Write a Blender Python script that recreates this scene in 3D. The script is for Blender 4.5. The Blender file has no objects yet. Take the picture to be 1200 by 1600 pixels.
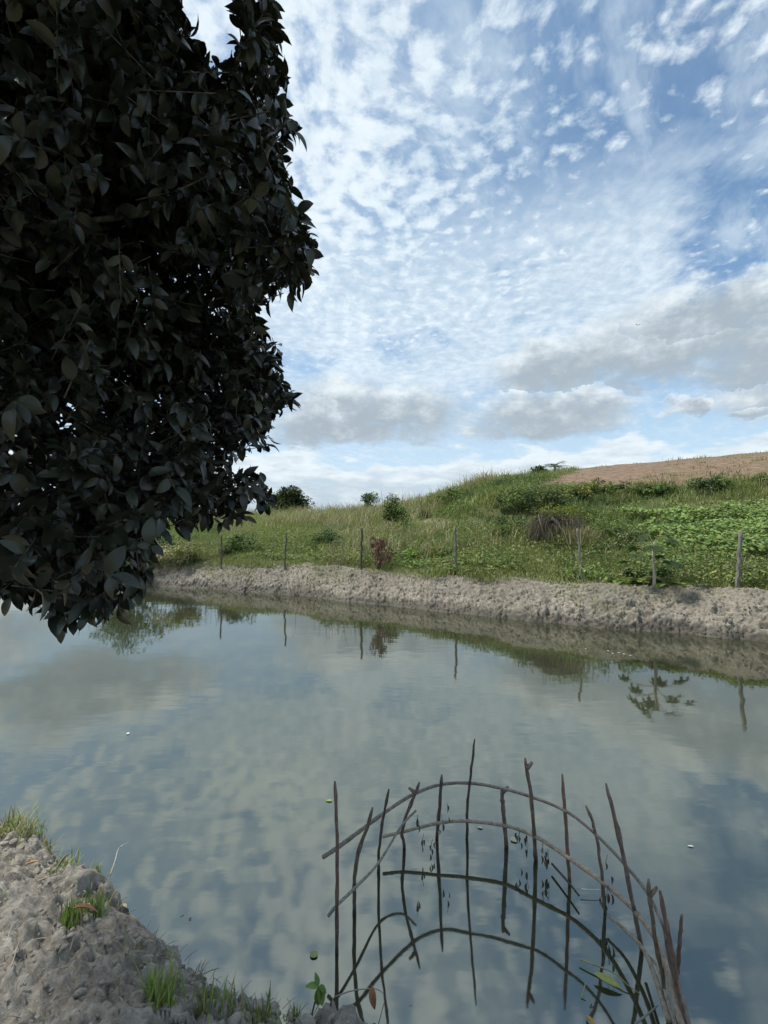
import bpy, math, random
import numpy as np
from mathutils import Vector, Matrix

random.seed(7)
RNG = np.random.default_rng(11)
R = math.radians
SC = bpy.context.scene
COL = SC.collection

# ------------------------------------------------------------------ camera
CAM_H, PITCH, FPX = 2.1, R(1.5), 711.0
cam = bpy.data.cameras.new('camera')
cam.sensor_fit = 'VERTICAL'; cam.sensor_height = 36.0; cam.lens = 36.0 * FPX / 1600.0
cam.clip_start = 0.05; cam.clip_end = 3000
cam_o = bpy.data.objects.new('camera', cam); COL.objects.link(cam_o)
cam_o.location = (0, 0, CAM_H); cam_o.rotation_euler = (R(90) + PITCH, 0, 0)
SC.camera = cam_o

# ------------------------------------------------------------------ view, sun, sky
SUN_AZ, SUN_EL = R(-85), R(60)        # azimuth from +Y towards +X
SC.view_settings.view_transform = 'Standard'
SC.view_settings.look = 'None'
SC.view_settings.exposure = 0.40
SC.view_settings.gamma = 1.0
SC.view_settings.use_curve_mapping = False
SC.cycles.use_denoising = True
SC.cycles.use_adaptive_sampling = True; SC.cycles.adaptive_threshold = 0.02
SC.cycles.max_bounces = 6
SC.cycles.diffuse_bounces = 3
SC.cycles.glossy_bounces = 3
SC.cycles.transmission_bounces = 3
SC.cycles.transparent_max_bounces = 6

sl = bpy.data.lights.new('sun', 'SUN'); sl.energy = 3.4; sl.angle = R(10); sl.color = (1.0, 0.95, 0.86)
so = bpy.data.objects.new('sun', sl); COL.objects.link(so)
sd = Vector((math.sin(SUN_AZ) * math.cos(SUN_EL), math.cos(SUN_AZ) * math.cos(SUN_EL), math.sin(SUN_EL)))
so.rotation_euler = (-sd).to_track_quat('-Z', 'Y').to_euler()

W = bpy.data.worlds.new('World'); SC.world = W; W.use_nodes = True
WS = 0.1                                                    # background strength


class NT:
    """tiny arithmetic wrapper round shader nodes"""
    def __init__(s, tree): s.t = tree; tree.nodes.clear()
    def node(s, kind, **kw):
        n = s.t.nodes.new(kind)
        for k, v in kw.items(): setattr(n, k, v)
        return n
    def link(s, a, b):
        if isinstance(a, V): a = a.s
        if hasattr(a, 'links'): s.t.links.new(a, b)
        else: b.default_value = a
    def m(s, op, *a, clamp=False):
        n = s.node('ShaderNodeMath', operation=op, use_clamp=clamp)
        for i, x in enumerate(a): s.link(x, n.inputs[i])
        return V(s, n.outputs[0])
    def vec(s, x, y, z):
        n = s.node('ShaderNodeCombineXYZ')
        for i, q in enumerate((x, y, z)): s.link(q, n.inputs[i])
        return V(s, n.outputs[0])
    dims = '3D'
    def noise(s, v, scale, detail=4, rough=.55, dist=0.0, out=0):
        n = s.node('ShaderNodeTexNoise'); n.noise_dimensions = s.dims
        s.link(v, n.inputs['Vector']); n.inputs['Scale'].default_value = scale
        n.inputs['Detail'].default_value = detail; n.inputs['Roughness'].default_value = rough
        n.inputs['Distortion'].default_value = dist
        return V(s, n.outputs[out])
    def voro(s, v, scale, feature='F1', out='Distance', rnd=1.0):
        n = s.node('ShaderNodeTexVoronoi', feature=feature, voronoi_dimensions=s.dims)
        s.link(v, n.inputs['Vector']); n.inputs['Scale'].default_value = scale
        n.inputs['Randomness'].default_value = rnd
        return V(s, n.outputs[out])
    def ss(s, x, a, b, lo=0.0, hi=1.0):
        n = s.node('ShaderNodeMapRange', interpolation_type='SMOOTHSTEP')
        s.link(x, n.inputs[0])
        for i, q in zip((1, 2, 3, 4), (a, b, lo, hi)): s.link(q, n.inputs[i])
        return V(s, n.outputs[0])
    def mix(s, f, a, b, mode='MIX'):
        n = s.node('ShaderNodeMix', data_type='RGBA', blend_type=mode)
        s.link(f, n.inputs[0])
        for i, q in ((6, a), (7, b)):
            if isinstance(q, (tuple, list)): n.inputs[i].default_value = tuple(q) + ((1,) if len(q) == 3 else ())
            else: s.link(q, n.inputs[i])
        return V(s, n.outputs[2])
    def fmix(s, f, a, b):
        n = s.node('ShaderNodeMix', data_type='FLOAT')
        s.link(f, n.inputs[0]); s.link(a, n.inputs[2]); s.link(b, n.inputs[3])
        return V(s, n.outputs[0])
    def xyz(s, v):
        n = s.node('ShaderNodeSeparateXYZ'); s.link(v, n.inputs[0])
        return [V(s, o) for o in n.outputs]


class V:
    def __init__(s, t, sock): s.t, s.s = t, sock
    def __add__(s, o): return s.t.m('ADD', s, o)
    def __radd__(s, o): return s.t.m('ADD', o, s)
    def __sub__(s, o): return s.t.m('SUBTRACT', s, o)
    def __rsub__(s, o): return s.t.m('SUBTRACT', o, s)
    def __mul__(s, o): return s.t.m('MULTIPLY', s, o)
    def __rmul__(s, o): return s.t.m('MULTIPLY', o, s)
    def __truediv__(s, o): return s.t.m('DIVIDE', s, o)


def azel(px, py):
    u, v = (px - 600) / FPX, (818.6 - py) / FPX
    return math.atan(u), math.atan2(v, math.sqrt(1 + u * u))


def sq(a): return a * a


def build_sky():
    t = NT(W.node_tree); t.dims = '2D'
    tc = t.node('ShaderNodeTexCoord')
    d = V(t, tc.outputs['Generated'])
    x, y, z = t.xyz(d)
    zc = t.m('MAXIMUM', z, 0.0)
    el = t.m('ARCSINE', t.m('MINIMUM', t.m('MAXIMUM', z, -1.0), 1.0))
    az = t.m('ARCTAN2', x, y)
    den = zc + 0.07
    pxx, pyy = x / den, y / den
    P = t.vec(pxx, pyy, 0.0)
    sky = t.node('ShaderNodeTexSky', sky_type='NISHITA', sun_disc=False)
    sky.sun_elevation = SUN_EL; sky.sun_rotation = SUN_AZ
    sky.air_density = 1.0; sky.dust_density = 0.6; sky.ozone_density = 1.6; sky.altitude = 100
    base = t.mix(1.0, V(t, sky.outputs[0]), (0.86, 1.14, 1.20), 'MULTIPLY')

    def soft(px, py, w, h):                      # soft sky region
        a, e = azel(px, py)
        q = sq((az - a) * (FPX / w)) + sq((el - e) * (FPX / h))
        return t.ss(q, 0.0, 1.6, 1.0, 0.0)

    # ---- high altocumulus field
    warp = t.noise(P, 2.6, 3, .55, 0.0, 1)
    wx, wy, wz = t.xyz(warp)
    P2 = t.vec(pxx + (wx - .5) * .09, pyy + (wy - .5) * .09, 0.0)
    n1 = t.noise(P2, 19.0, 5, .60)
    n0 = t.noise(P, 2.2, 3, .55)
    vor = t.voro(P2, 19.0, 'SMOOTH_F1')
    blue = soft(1130, 330, 140, 170) * .18 + soft(1060, 130, 240, 180) * .13 + soft(790, 330, 110, 50) * .08
    dense = soft(560, 220, 330, 330) * .13 + soft(1190, 150, 50, 120) * .12
    f1 = n1 * .72 + (0.56 - vor) * .52 + (n0 - .5) * .46 + .03 - blue + dense - t.ss(el, R(14), R(28), .36, 0.0)
    alto = t.ss(f1, .22, .74)
    # ---- streaky cirrus
    ca, sa = math.cos(R(50)), math.sin(R(50))
    q1, q2 = pxx * ca + pyy * sa, pyy * ca - pxx * sa
    n2 = t.noise(t.vec(q1 * .9 + (wx - .5) * .2, q2 * 2.3 + (wy - .5) * .2, 0.0), 3.4, 5, .62)
    cir = .10 + t.ss(az, .55, .05) * .22 + t.ss(n2, .40, .76) * .42
    # ---- milky veil lower down
    n3 = t.noise(t.vec(pxx + 7.0, pyy * .7, 0.0), 2.6, 5, .62)
    veil_h = t.ss(el, R(8), R(20)) * t.ss(el, R(28), R(42), 1.0, 0.0)
    veil = t.ss(n3 + soft(760, 430, 380, 150) * .26 - soft(1130, 380, 110, 80) * .25, .38, .70) * veil_h * .85
    hi = t.m('MAXIMUM', t.m('MAXIMUM', alto * .94, cir), veil)
    lumn = n1 * .6 + n0 * .4
    # clouds glow a little more near the veiled sun
    vd = t.node('ShaderNodeVectorMath', operation='DOT_PRODUCT')
    t.link(d, vd.inputs[0]); vd.inputs[1].default_value = sd
    glow = t.ss(V(t, vd.outputs['Value']), .45, 1.0)
    hic = t.mix(t.ss(lumn, .3, .7), (4.4, 5.5, 6.5), (6.7, 7.5, 8.0))
    hic = t.mix(glow * .5, hic, (7.5, 8.0, 8.3))
    c = t.mix(hi, base, hic)

    c = t.mix(t.ss(el, R(5), R(24), .62, 0.0), c, (5.0, 6.1, 7.2))
    # ---- low grey-bottomed cumulus
    dn = t.noise(t.vec(az * 1.0, el * 1.6, 0.0), 7.0, 5, .62, 0, 1)
    dx, dy, dz = t.xyz(dn)
    az2, el2 = az + (dx - .5) * .17, el + (dy - .5) * .10
    lf = t.noise(t.vec(az + 5.0, el * 1.7, 0.0), 13.0, 5, .62)
    blobs = [(1010, 548, 215, 52), (1120, 492, 160, 52), (880, 568, 120, 48), (1230, 520, 120, 70),
             (585, 640, 165, 56), (500, 655, 100, 46), (850, 645, 135, 40), (1085, 634, 34, 12), (1200, 640, 40, 12),
             (1480, 560, 210, 60), (1400, 640, 120, 30), (-250, 600, 220, 60), (150, 560, 190, 55), (-700, 640, 260, 45), (2000, 620, 260, 60)]
    Fm, sh = None, None
    for px, py, w, h in blobs:
        a, e = azel(px, py)
        ua, ue = (az2 - a) / (w / FPX), (el2 - e) / (h / FPX)
        F = 1.0 - (sq(ua) + sq(ue))
        if Fm is None: Fm, sh = F, ue
        else:
            g = t.m('GREATER_THAN', F, Fm)
            sh = t.fmix(g, sh, ue); Fm = t.m('MAXIMUM', F, Fm)
    mlow = t.ss(Fm + (lf - .5) * 1.6, -.15, .85)
    tone = t.ss(sh * .55 + (lf - .5) * 1.9 - Fm * .35 + .15, -.45, .85)
    lowc = t.mix(tone, (3.15, 3.75, 4.25), (6.7, 7.35, 7.7))
    c = t.mix(mlow * .97, c, lowc)

    # ---- band of cloud along the horizon
    hb = t.noise(t.vec(az * 1.2 + 9.0, el * 3.2, 0.0), 6.0, 5, .6)
    hb2 = t.noise(t.vec(az * 1.1 + 2.0, el * 4.5, 0.0), 9.0, 5, .6)
    lim = R(8.6) + (hb - .5) * .16
    mh = t.ss(lim - el, -.008, .02)
    gap = t.ss(hb2, .62, .72) * .5
    hc = t.mix(t.ss((lim - el) * 9.0 + (hb2 - .5) * 2.2, -.2, 1.2), (6.7, 7.35, 7.7), (4.2, 5.0, 5.7))
    c = t.mix(mh * (1.0 - gap) * .93, c, hc)
    bg = t.node('ShaderNodeBackground'); t.link(c, bg.inputs[0]); bg.inputs[1].default_value = WS
    out = t.node('ShaderNodeOutputWorld'); t.link(bg.outputs[0], out.inputs[0])
    W.cycles.sampling_method = 'MANUAL'; W.cycles.sample_map_resolution = 512


build_sky()

# ------------------------------------------------------------------ helpers
TH = PITCH


def at(px, py, Y):
    """photograph pixel (1200 x 1600) and depth -> world point"""
    u, v = (px - 600) / FPX, (800 - py) / FPX
    dx, dy, dz = u, math.cos(TH) - v * math.sin(TH), math.sin(TH) + v * math.cos(TH)
    k = Y / dy
    return Vector((dx * k, Y, CAM_H + dz * k))


def on_z(px, py, z):
    u, v = (px - 600) / FPX, (800 - py) / FPX
    dy, dz = math.cos(TH) - v * math.sin(TH), math.sin(TH) + v * math.cos(TH)
    k = (z - CAM_H) / dz
    return Vector((u * k, dy * k, z))


def _h(ix, iy, iz, s):
    n = (ix * 374761393 + iy * 668265263 + iz * 2147483647 + s * 1274126177) & 0xffffffff
    n = ((n ^ (n >> 13)) * 1274126177) & 0xffffffff
    n = ((n ^ (n >> 16)) * 2246822519) & 0xffffffff
    return ((n ^ (n >> 15)) & 0xffffff) / float(0x1000000)


def vnoise(x, y, z=0.0, seed=0):
    x, y, z = np.broadcast_arrays(np.asarray(x, float), np.asarray(y, float), np.asarray(z, float))
    ix, iy, iz = (np.floor(a).astype(np.int64) for a in (x, y, z))
    fx, fy, fz = x - ix, y - iy, z - iz
    fx, fy, fz = (f * f * f * (f * (f * 6 - 15) + 10) for f in (fx, fy, fz))
    r = 0
    for a in (0, 1):
        for b in (0, 1):
            for c in (0, 1):
                w = (fx if a else 1 - fx) * (fy if b else 1 - fy) * (fz if c else 1 - fz)
                r = r + w * _h(ix + a, iy + b, iz + c, seed)
    return r * 2 - 1


def fbm(x, y, z=0.0, oct=4, seed=0, gain=.5):
    r, a, f = 0, 1.0, 1.0
    for o in range(oct):
        r = r + a * vnoise(np.asarray(x) * f + 17.3 * o, np.asarray(y) * f - 9.1 * o, np.asarray(z) * f, seed + o)
        a *= gain; f *= 2.03
    return r


def voronoi(x, y, seed=0):
    ix, iy = np.floor(x).astype(np.int64), np.floor(y).astype(np.int64)
    f1 = np.full(x.shape, 9.0); f2 = np.full(x.shape, 9.0); cid = np.zeros(x.shape)
    for a in (-1, 0, 1):
        for b in (-1, 0, 1):
            jx = ix + a + _h(ix + a, iy + b, 0, seed); jy = iy + b + _h(ix + a, iy + b, 1, seed)
            d = np.hypot(jx - x, jy - y)
            k = _h(ix + a, iy + b, 2, seed)
            near = d < f1
            f2 = np.where(near, f1, np.minimum(f2, d)); cid = np.where(near, k, cid); f1 = np.where(near, d, f1)
    return f1, f2, cid


def sstep(a, b, x):
    t = np.clip((np.asarray(x, float) - a) / (b - a), 0, 1)
    return t * t * (3 - 2 * t)


def mesh(name, verts, quads=None, tris=None, mats=(), smooth=True, tint=None, extra=None):
    verts = np.asarray(verts, np.float32).reshape(-1, 3)
    me = bpy.data.meshes.new(name)
    parts = []
    if quads is not None and len(quads): parts.append((np.asarray(quads, np.int32).reshape(-1, 4), 4))
    if tris is not None and len(tris): parts.append((np.asarray(tris, np.int32).reshape(-1, 3), 3))
    loops = np.concatenate([p.ravel() for p, k in parts])
    tot = np.concatenate([np.full(len(p), k, np.int32) for p, k in parts])
    start = np.concatenate([[0], np.cumsum(tot)[:-1]]).astype(np.int32)
    me.vertices.add(len(verts)); me.vertices.foreach_set('co', verts.ravel())
    me.loops.add(len(loops)); me.loops.foreach_set('vertex_index', loops)
    me.polygons.add(len(tot)); me.polygons.foreach_set('loop_start', start)
    if smooth: me.polygons.foreach_set('use_smooth', np.ones(len(tot), bool))
    me.update(calc_edges=True)
    if tint is not None:
        at_ = me.attributes.new('tint', 'FLOAT_COLOR', 'POINT')
        c = np.ones((len(verts), 4), np.float32); c[:, :3] = tint
        at_.data.foreach_set('color', c.ravel())
    for k, v in (extra or {}).items():
        a_ = me.attributes.new(k, 'FLOAT', 'POINT'); a_.data.foreach_set('value', np.asarray(v, np.float32))
    for m in (mats if isinstance(mats, (list, tuple)) else [mats]): me.materials.append(m)
    return me


def obj(name, me, parent=None, loc=(0, 0, 0), label=None, cat=None, group=None, kind=None):
    o = bpy.data.objects.new(name, me); COL.objects.link(o)
    o.parent = parent; o.location = loc
    if label: o['label'] = label
    if cat: o['category'] = cat
    if group: o['group'] = group
    if kind: o['kind'] = kind
    return o


def thing(name, loc, label, cat, group=None):
    return obj(name, None, None, loc, label, cat, group)


class Geo:
    """gathers pieces of one mesh"""
    def __init__(s): s.v, s.q, s.t, s.c, s.n = [], [], [], [], 0
    def add(s, v, q=None, t=None, tint=None):
        v = np.asarray(v, float).reshape(-1, 3)
        if q is not None and len(q): s.q.append(np.asarray(q) + s.n)
        if t is not None and len(t): s.t.append(np.asarray(t) + s.n)
        s.v.append(v)
        if tint is None: tint = (1, 1, 1)
        s.c.append(np.broadcast_to(np.asarray(tint, float), v.shape)); s.n += len(v)
    def mesh(s, name, mats, smooth=True, off=(0, 0, 0)):
        return mesh(name, np.concatenate(s.v) - np.asarray(off), np.concatenate(s.q) if s.q else None,
                    np.concatenate(s.t) if s.t else None, mats, smooth, np.concatenate(s.c))


def tube(pts, rad, sides=6, rough=0.0, cap=True, seed=0, square=False):
    """tapered tube along a polyline -> verts, quads, tris"""
    P = np.asarray([tuple(p) for p in pts], float); n = len(P)
    rad = np.broadcast_to(np.asarray(rad, float), (n,)).copy()
    T = np.gradient(P, axis=0); T /= np.linalg.norm(T, axis=1)[:, None] + 1e-9
    ref = np.array([0.31, 0.95, 0.05]) if abs(T[0][1]) < .8 else np.array([.97, .2, .1])
    A = np.cross(T, ref); A /= np.linalg.norm(A, axis=1)[:, None]
    B = np.cross(T, A)
    th = np.arange(sides) / sides * 2 * math.pi + (math.pi / 4 if square else 0)
    rr = rad[:, None] * np.ones(sides)
    if rough: rr = rr * (1 + rough * np.random.default_rng(seed).uniform(-1, 1, rr.shape))
    v = P[:, None] + rr[..., None] * (np.cos(th)[None, :, None] * A[:, None] + np.sin(th)[None, :, None] * B[:, None])
    v = v.reshape(-1, 3)
    i = np.arange(n - 1)[:, None] * sides; j = np.arange(sides)[None]; k = (j + 1) % sides
    q = np.stack([i + j, i + k, i + k + sides, i + j + sides], -1).reshape(-1, 4)
    t = []
    if cap:
        v = np.vstack([v, P[:1], P[-1:]]); a, b = len(v) - 2, len(v) - 1
        for s in range(sides):
            t.append((a, (s + 1) % sides, s)); t.append((b, (n - 1) * sides + s, (n - 1) * sides + (s + 1) % sides))
    return v, q, np.array(t, int).reshape(-1, 3)


def curve(pts, n):
    """Catmull-Rom through the points"""
    P = np.asarray([tuple(p) for p in pts], float)
    if len(P) == 2: return P[0] + (P[1] - P[0]) * np.linspace(0, 1, n)[:, None]
    Q = np.vstack([2 * P[0] - P[1], P, 2 * P[-1] - P[-2]])
    u = np.linspace(0, len(P) - 1 - 1e-6, n); i = u.astype(int); f = (u - i)[:, None]
    a, b, c, d = Q[i], Q[i + 1], Q[i + 2], Q[i + 3]
    return .5 * (2 * b + (c - a) * f + (2 * a - 5 * b + 4 * c - d) * f ** 2 + (3 * b - a - 3 * c + d) * f ** 3)


def norm(a): return a / (np.linalg.norm(a, axis=-1, keepdims=True) + 1e-9)


def frames(dirs, up):
    """rotation matrices whose columns are side, dir, normal"""
    d = norm(dirs); s = norm(np.cross(d, up)); n = np.cross(s, d)
    return np.stack([s, d, n], -1)


def leaf_template(sec=3, width=.42, fold=.22, droop=.25, tipdrop=.12, peak=.45, pw=.85):
    """unit leaf along +Y, folded on its midrib, tip drooping"""
    v = [(0, 0, 0)]; tris, quads = [], []
    for k in range(1, sec + 1):
        u = k / (sec + 1)
        w = width / 2 * (math.sin(math.pi * u ** (math.log(.5) / math.log(peak))) ** pw)
        z = -droop * u * u
        v += [(-w, u, z + fold * w), (0, u, z), (w, u, z + fold * w)]
    v.append((0, 1.0, -droop - tipdrop * .3))
    tris += [(0, 2, 1), (0, 3, 2)]
    for k in range(sec - 1):
        a = 1 + 3 * k; b = a + 3
        quads += [(a, a + 1, b + 1, b), (a + 1, a + 2, b + 2, b + 1)]
    a = 1 + 3 * (sec - 1); e = len(v) - 1
    tris += [(a, a + 1, e), (a + 1, a + 2, e)]
    return np.array(v, float), np.array(quads, int).reshape(-1, 4), np.array(tris, int)


def scatter(geo, tmpl, pos, rot, scale, tint):
    tv, tq, tt = tmpl
    N, K = len(pos), len(tv)
    sc = np.asarray(scale, float)
    if sc.ndim == 1: sc = sc[:, None]
    v = np.einsum('nij,nkj->nki', rot, tv[None] * sc[:, None, :]) + pos[:, None]
    off = (np.arange(N) * K)[:, None, None]
    geo.add(v.reshape(-1, 3), (tq[None] + off).reshape(-1, 4) if len(tq) else None, (tt[None] + off).reshape(-1, 3),
            np.repeat(np.broadcast_to(tint, (N, 3)), K, 0))


def blades(geo, base, h, w, lean, tint, rng=RNG, curl=.5):
    """grass blades: 2 base, 2 middle, 1 tip vertex"""
    N = len(base); a = rng.uniform(0, 2 * math.pi, N)
    dr = np.stack([np.cos(a), np.sin(a), np.zeros(N)], 1); b = a + rng.uniform(-1, 1, N) + math.pi / 2
    sd_ = np.stack([np.cos(b), np.sin(b), np.zeros(N)], 1) * (np.asarray(w) * .5)[:, None]
    h = np.asarray(h)[:, None]; lean = np.asarray(lean)[:, None]
    up = np.array([0, 0, 1.0])
    mid = base + up * h * .55 + dr * h * lean * .32
    tip = base + up * h * (1 - lean * curl * .6) + dr * h * lean
    v = np.stack([base - sd_, base + sd_, mid + sd_ * .8, mid - sd_ * .8, tip], 1).reshape(-1, 3)
    o = np.arange(N)[:, None] * 5
    geo.add(v, o + np.array([[0, 1, 2, 3]]), o + np.array([[3, 2, 4]]), np.repeat(np.broadcast_to(tint, (N, 3)), 5, 0))


# ------------------------------------------------------------------ materials
def mat(name, fn):
    m = bpy.data.materials.new(name); m.use_nodes = True
    t = NT(m.node_tree); fn(t, t.node('ShaderNodeOutputMaterial'))
    return m


def principled(t, col, rough=.7, spec=.3, bump=None, bstr=.3, bdist=.02, **kw):
    b = t.node('ShaderNodeBsdfPrincipled')
    if isinstance(col, tuple): b.inputs['Base Color'].default_value = col + (1,)
    else: t.link(col, b.inputs['Base Color'])
    t.link(rough, b.inputs['Roughness']); t.link(spec, b.inputs['Specular IOR Level'])
    for k, v in kw.items(): t.link(v, b.inputs[k])
    if bump is not None:
        n = t.node('ShaderNodeBump'); n.inputs['Strength'].default_value = bstr; n.inputs['Distance'].default_value = bdist
        t.link(bump, n.inputs['Height']); t.link(n.outputs[0], b.inputs['Normal'])
    return b


def pos_of(t): return V(t, t.node('ShaderNodeNewGeometry').outputs['Position'])
def obj_of(t): return V(t, t.node('ShaderNodeTexCoord').outputs['Object'])


def attr(t, name, out='Color'):
    return V(t, t.node('ShaderNodeAttribute', attribute_name=name).outputs[out])


def foliage_mat(name, rough=.55, spec=.25, trans=.28, scale=1.0):
    def fn(t, out):
        c = attr(t, 'tint')
        n = t.noise(pos_of(t), 9.0, 3)
        c = t.mix(1.0, c, t.mix(n, (.8, .8, .8), (1.2, 1.2, 1.2)), 'MULTIPLY')
        b = principled(t, c, rough, spec)
        tr = t.node('ShaderNodeBsdfTranslucent'); t.link(t.mix(1.0, c, (1.15, 1.25, .7), 'MULTIPLY'), tr.inputs[0])
        mx = t.node('ShaderNodeMixShader'); mx.inputs[0].default_value = trans
        t.link(b.outputs[0], mx.inputs[1]); t.link(tr.outputs[0], mx.inputs[2]); t.link(mx.outputs[0], out.inputs[0])
    return mat(name, fn)


M_GRASS = foliage_mat('grass blades')
M_LEAF = foliage_mat('shrub leaves', .6, .14, .26)


def _dark_leaf(t, out):
    oi = t.node('ShaderNodeObjectInfo')
    c = attr(t, 'tint')
    n = t.noise(pos_of(t), 30.0, 3)
    geo = t.node('ShaderNodeNewGeometry')
    c = t.mix(n, t.mix(1.0, c, (.8, .8, .8), 'MULTIPLY'), t.mix(1.0, c, (1.25, 1.25, 1.25), 'MULTIPLY'))
    c = t.mix(V(t, geo.outputs['Backfacing']) * .6, c, (.034, .040, .028))
    b = principled(t, c, .30, .42, bump=t.noise(pos_of(t), 55.0, 2), bstr=.25, bdist=.004)
    tr = t.node('ShaderNodeBsdfTranslucent'); t.link(t.mix(1.0, c, (1.0, 1.1, .4), 'MULTIPLY'), tr.inputs[0])
    mx = t.node('ShaderNodeMixShader'); mx.inputs[0].default_value = .05
    t.link(b.outputs[0], mx.inputs[1]); t.link(tr.outputs[0], mx.inputs[2]); t.link(mx.outputs[0], out.inputs[0])
M_DARK = mat('thick glossy leaves', _dark_leaf)


def _bark(t, out):
    p = pos_of(t)
    n = t.noise(t.vec(*[a * s for a, s in zip(t.xyz(p), (30, 30, 6))]), 1.0, 5, .6)
    c = t.mix(t.ss(n, .3, .7), (.035, .030, .024), (.13, .115, .095))
    b = principled(t, c, .85, .15, n, .6, .02); t.link(b.outputs[0], out.inputs[0])
M_BARK = mat('bark', _bark)


def _tintwood(t, out):
    p = pos_of(t)
    n = t.noise(t.vec(*[a * s for a, s in zip(t.xyz(p), (60, 60, 14))]), 1.0, 5, .65)
    n2 = t.noise(p, 22.0, 3)
    c = t.mix(1.0, attr(t, 'tint'), t.mix(t.ss(n, .25, .75), (.55, .55, .55), (1.35, 1.33, 1.3)), 'MULTIPLY')
    c = t.mix(t.ss(n2, .58, .72) * .5, c, (.30, .29, .26))
    z = t.xyz(p)[2]
    wet = t.ss(z + (n2 - .5) * .05, .0, .07, 1.0, 0.0)
    c = t.mix(wet * .85, c, (.018, .016, .013))
    b = principled(t, c, t.fmix(wet, .75, .3), .25, n, .5, .006); t.link(b.outputs[0], out.inputs[0])
M_STICK = mat('weathered sticks', _tintwood)


def _post(t, out):
    p = obj_of(t)
    n = t.noise(t.vec(*[a * s for a, s in zip(t.xyz(p), (40, 40, 4))]), 1.0, 6, .65)
    n2 = t.noise(p, 6.0, 4)
    c = t.mix(1.0, attr(t, 'tint'), t.mix(t.ss(n, .3, .7), (.5, .5, .5), (1.3, 1.3, 1.28)), 'MULTIPLY')
    c = t.mix(t.ss(n2, .55, .75) * .5, c, (.10, .105, .07))
    b = principled(t, c, .9, .1, n, .7, .01); t.link(b.outputs[0], out.inputs[0])
M_POST = mat('weathered posts', _post)


def _mud(t, out):
    p = pos_of(t)
    x, y, z = t.xyz(p)
    n = t.noise(p, .55, 5, .65); n2 = t.noise(p, 9.0, 5, .65); n3 = t.noise(p, 45.0, 4, .6)
    c = t.mix(t.ss(n, .3, .7), (.225, .202, .165), (.385, .346, .282))
    c = t.mix(t.ss(n2, .35, .7), t.mix(1.0, c, (.62, .62, .62), 'MULTIPLY'), c)
    c = t.mix(t.ss(n3, .55, .75) * .6, c, (.47, .44, .385))
    crk = attr(t, 'crack', 'Fac')
    c = t.mix(crk * .6, c, (.12, .10, .08))
    c = t.mix(t.ss(t.noise(p, 26.0, 5, .7), .56, .68) * .5, c, (.44, .415, .365))
    c = t.mix(t.ss(t.noise(p, 17.0, 5, .7), .56, .70) * .75, c, (.11, .095, .075))
    rust = t.ss(t.noise(p, .7, 4), .60, .78) * .25
    c = t.mix(rust, c, (.33, .235, .165))
    green = attr(t, 'moss', 'Fac') * t.ss(n2, .35, .6)
    c = t.mix(green * .7, c, (.085, .10, .04))
    wet = t.ss(z + (n2 - .5) * .2, .06, .27, 1.0, 0.0)
    c = t.mix(wet * .8, c, (.055, .048, .038))
    h = n3 * .4 + n2 * .6
    b = principled(t, c, t.fmix(wet, .95, .45), .15, h, .7, .03); t.link(b.outputs[0], out.inputs[0])
M_MUD = mat('cracked pond mud', _mud)


def _soil(t, out):
    p = pos_of(t)
    x, y, z = t.xyz(p)
    n = t.noise(p, 3.0, 5, .6); n2 = t.noise(p, 16.0, 5, .65); n3 = t.noise(p, 70.0, 4, .65)
    c = t.mix(t.ss(n, .3, .7), (.335, .308, .266), (.465, .432, .375))
    c = t.mix(t.ss(n2, .3, .65), t.mix(1.0, c, (.6, .59, .58), 'MULTIPLY'), c)
    c = t.mix(t.ss(n3, .52, .72) * .7, c, (.54, .51, .45))
    c = t.mix(attr(t, 'crack', 'Fac') * .45, c, (.13, .11, .09))
    wet = t.ss(z + (n2 - .5) * .1, .02, .12, 1.0, 0.0)
    c = t.mix(wet * .85, c, (.045, .04, .033))
    b = principled(t, c, t.fmix(wet, .95, .4), .15, t.noise(p, 150.0, 5, .7) * .35 + n3 * .45 + n2 * .4, 1.0, .022); t.link(b.outputs[0], out.inputs[0])
M_SOIL = mat('crumbly bank soil', _soil)


def _ground(t, out):
    p = pos_of(t)
    n = t.noise(p, .25, 5, .6); n2 = t.noise(p, 2.5, 5, .65); n3 = t.noise(p, 12.0, 4)
    g = t.mix(t.ss(n, .35, .65), (.070, .080, .030), (.115, .122, .048))
    g = t.mix(t.ss(n2, .45, .7) * .6, g, (.13, .12, .055))
    s = t.mix(t.ss(n2, .3, .7), (.150, .104, .072), (.262, .188, .132))
    s = t.mix(t.ss(n3, .5, .75) * .5, s, (.30, .235, .17))
    sx, sy, sz_ = t.xyz(p)
    s = t.mix(t.ss(t.noise(t.vec(sx * .35, sy * 2.2, 0.0), 1.6, 4, .6), .52, .66) * .55, s, (.105, .075, .052))
    s = t.mix(t.ss(t.noise(p, .8, 5), .54, .70) * attr(t, 'weed', 'Fac'), s, (.13, .12, .05))
    pale = t.mix(t.ss(n2, .3, .7), (.24, .195, .125), (.34, .29, .19))
    c = t.mix(attr(t, 'soil', 'Fac'), g, s)
    c = t.mix(attr(t, 'pale', 'Fac') * t.ss(n2, .25, .55), c, pale)
    b = principled(t, c, .95, .1, n2 * .5 + n3 * .5, .8, .12); t.link(b.outputs[0], out.inputs[0])
M_GROUND = mat('field ground', _ground)


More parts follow.
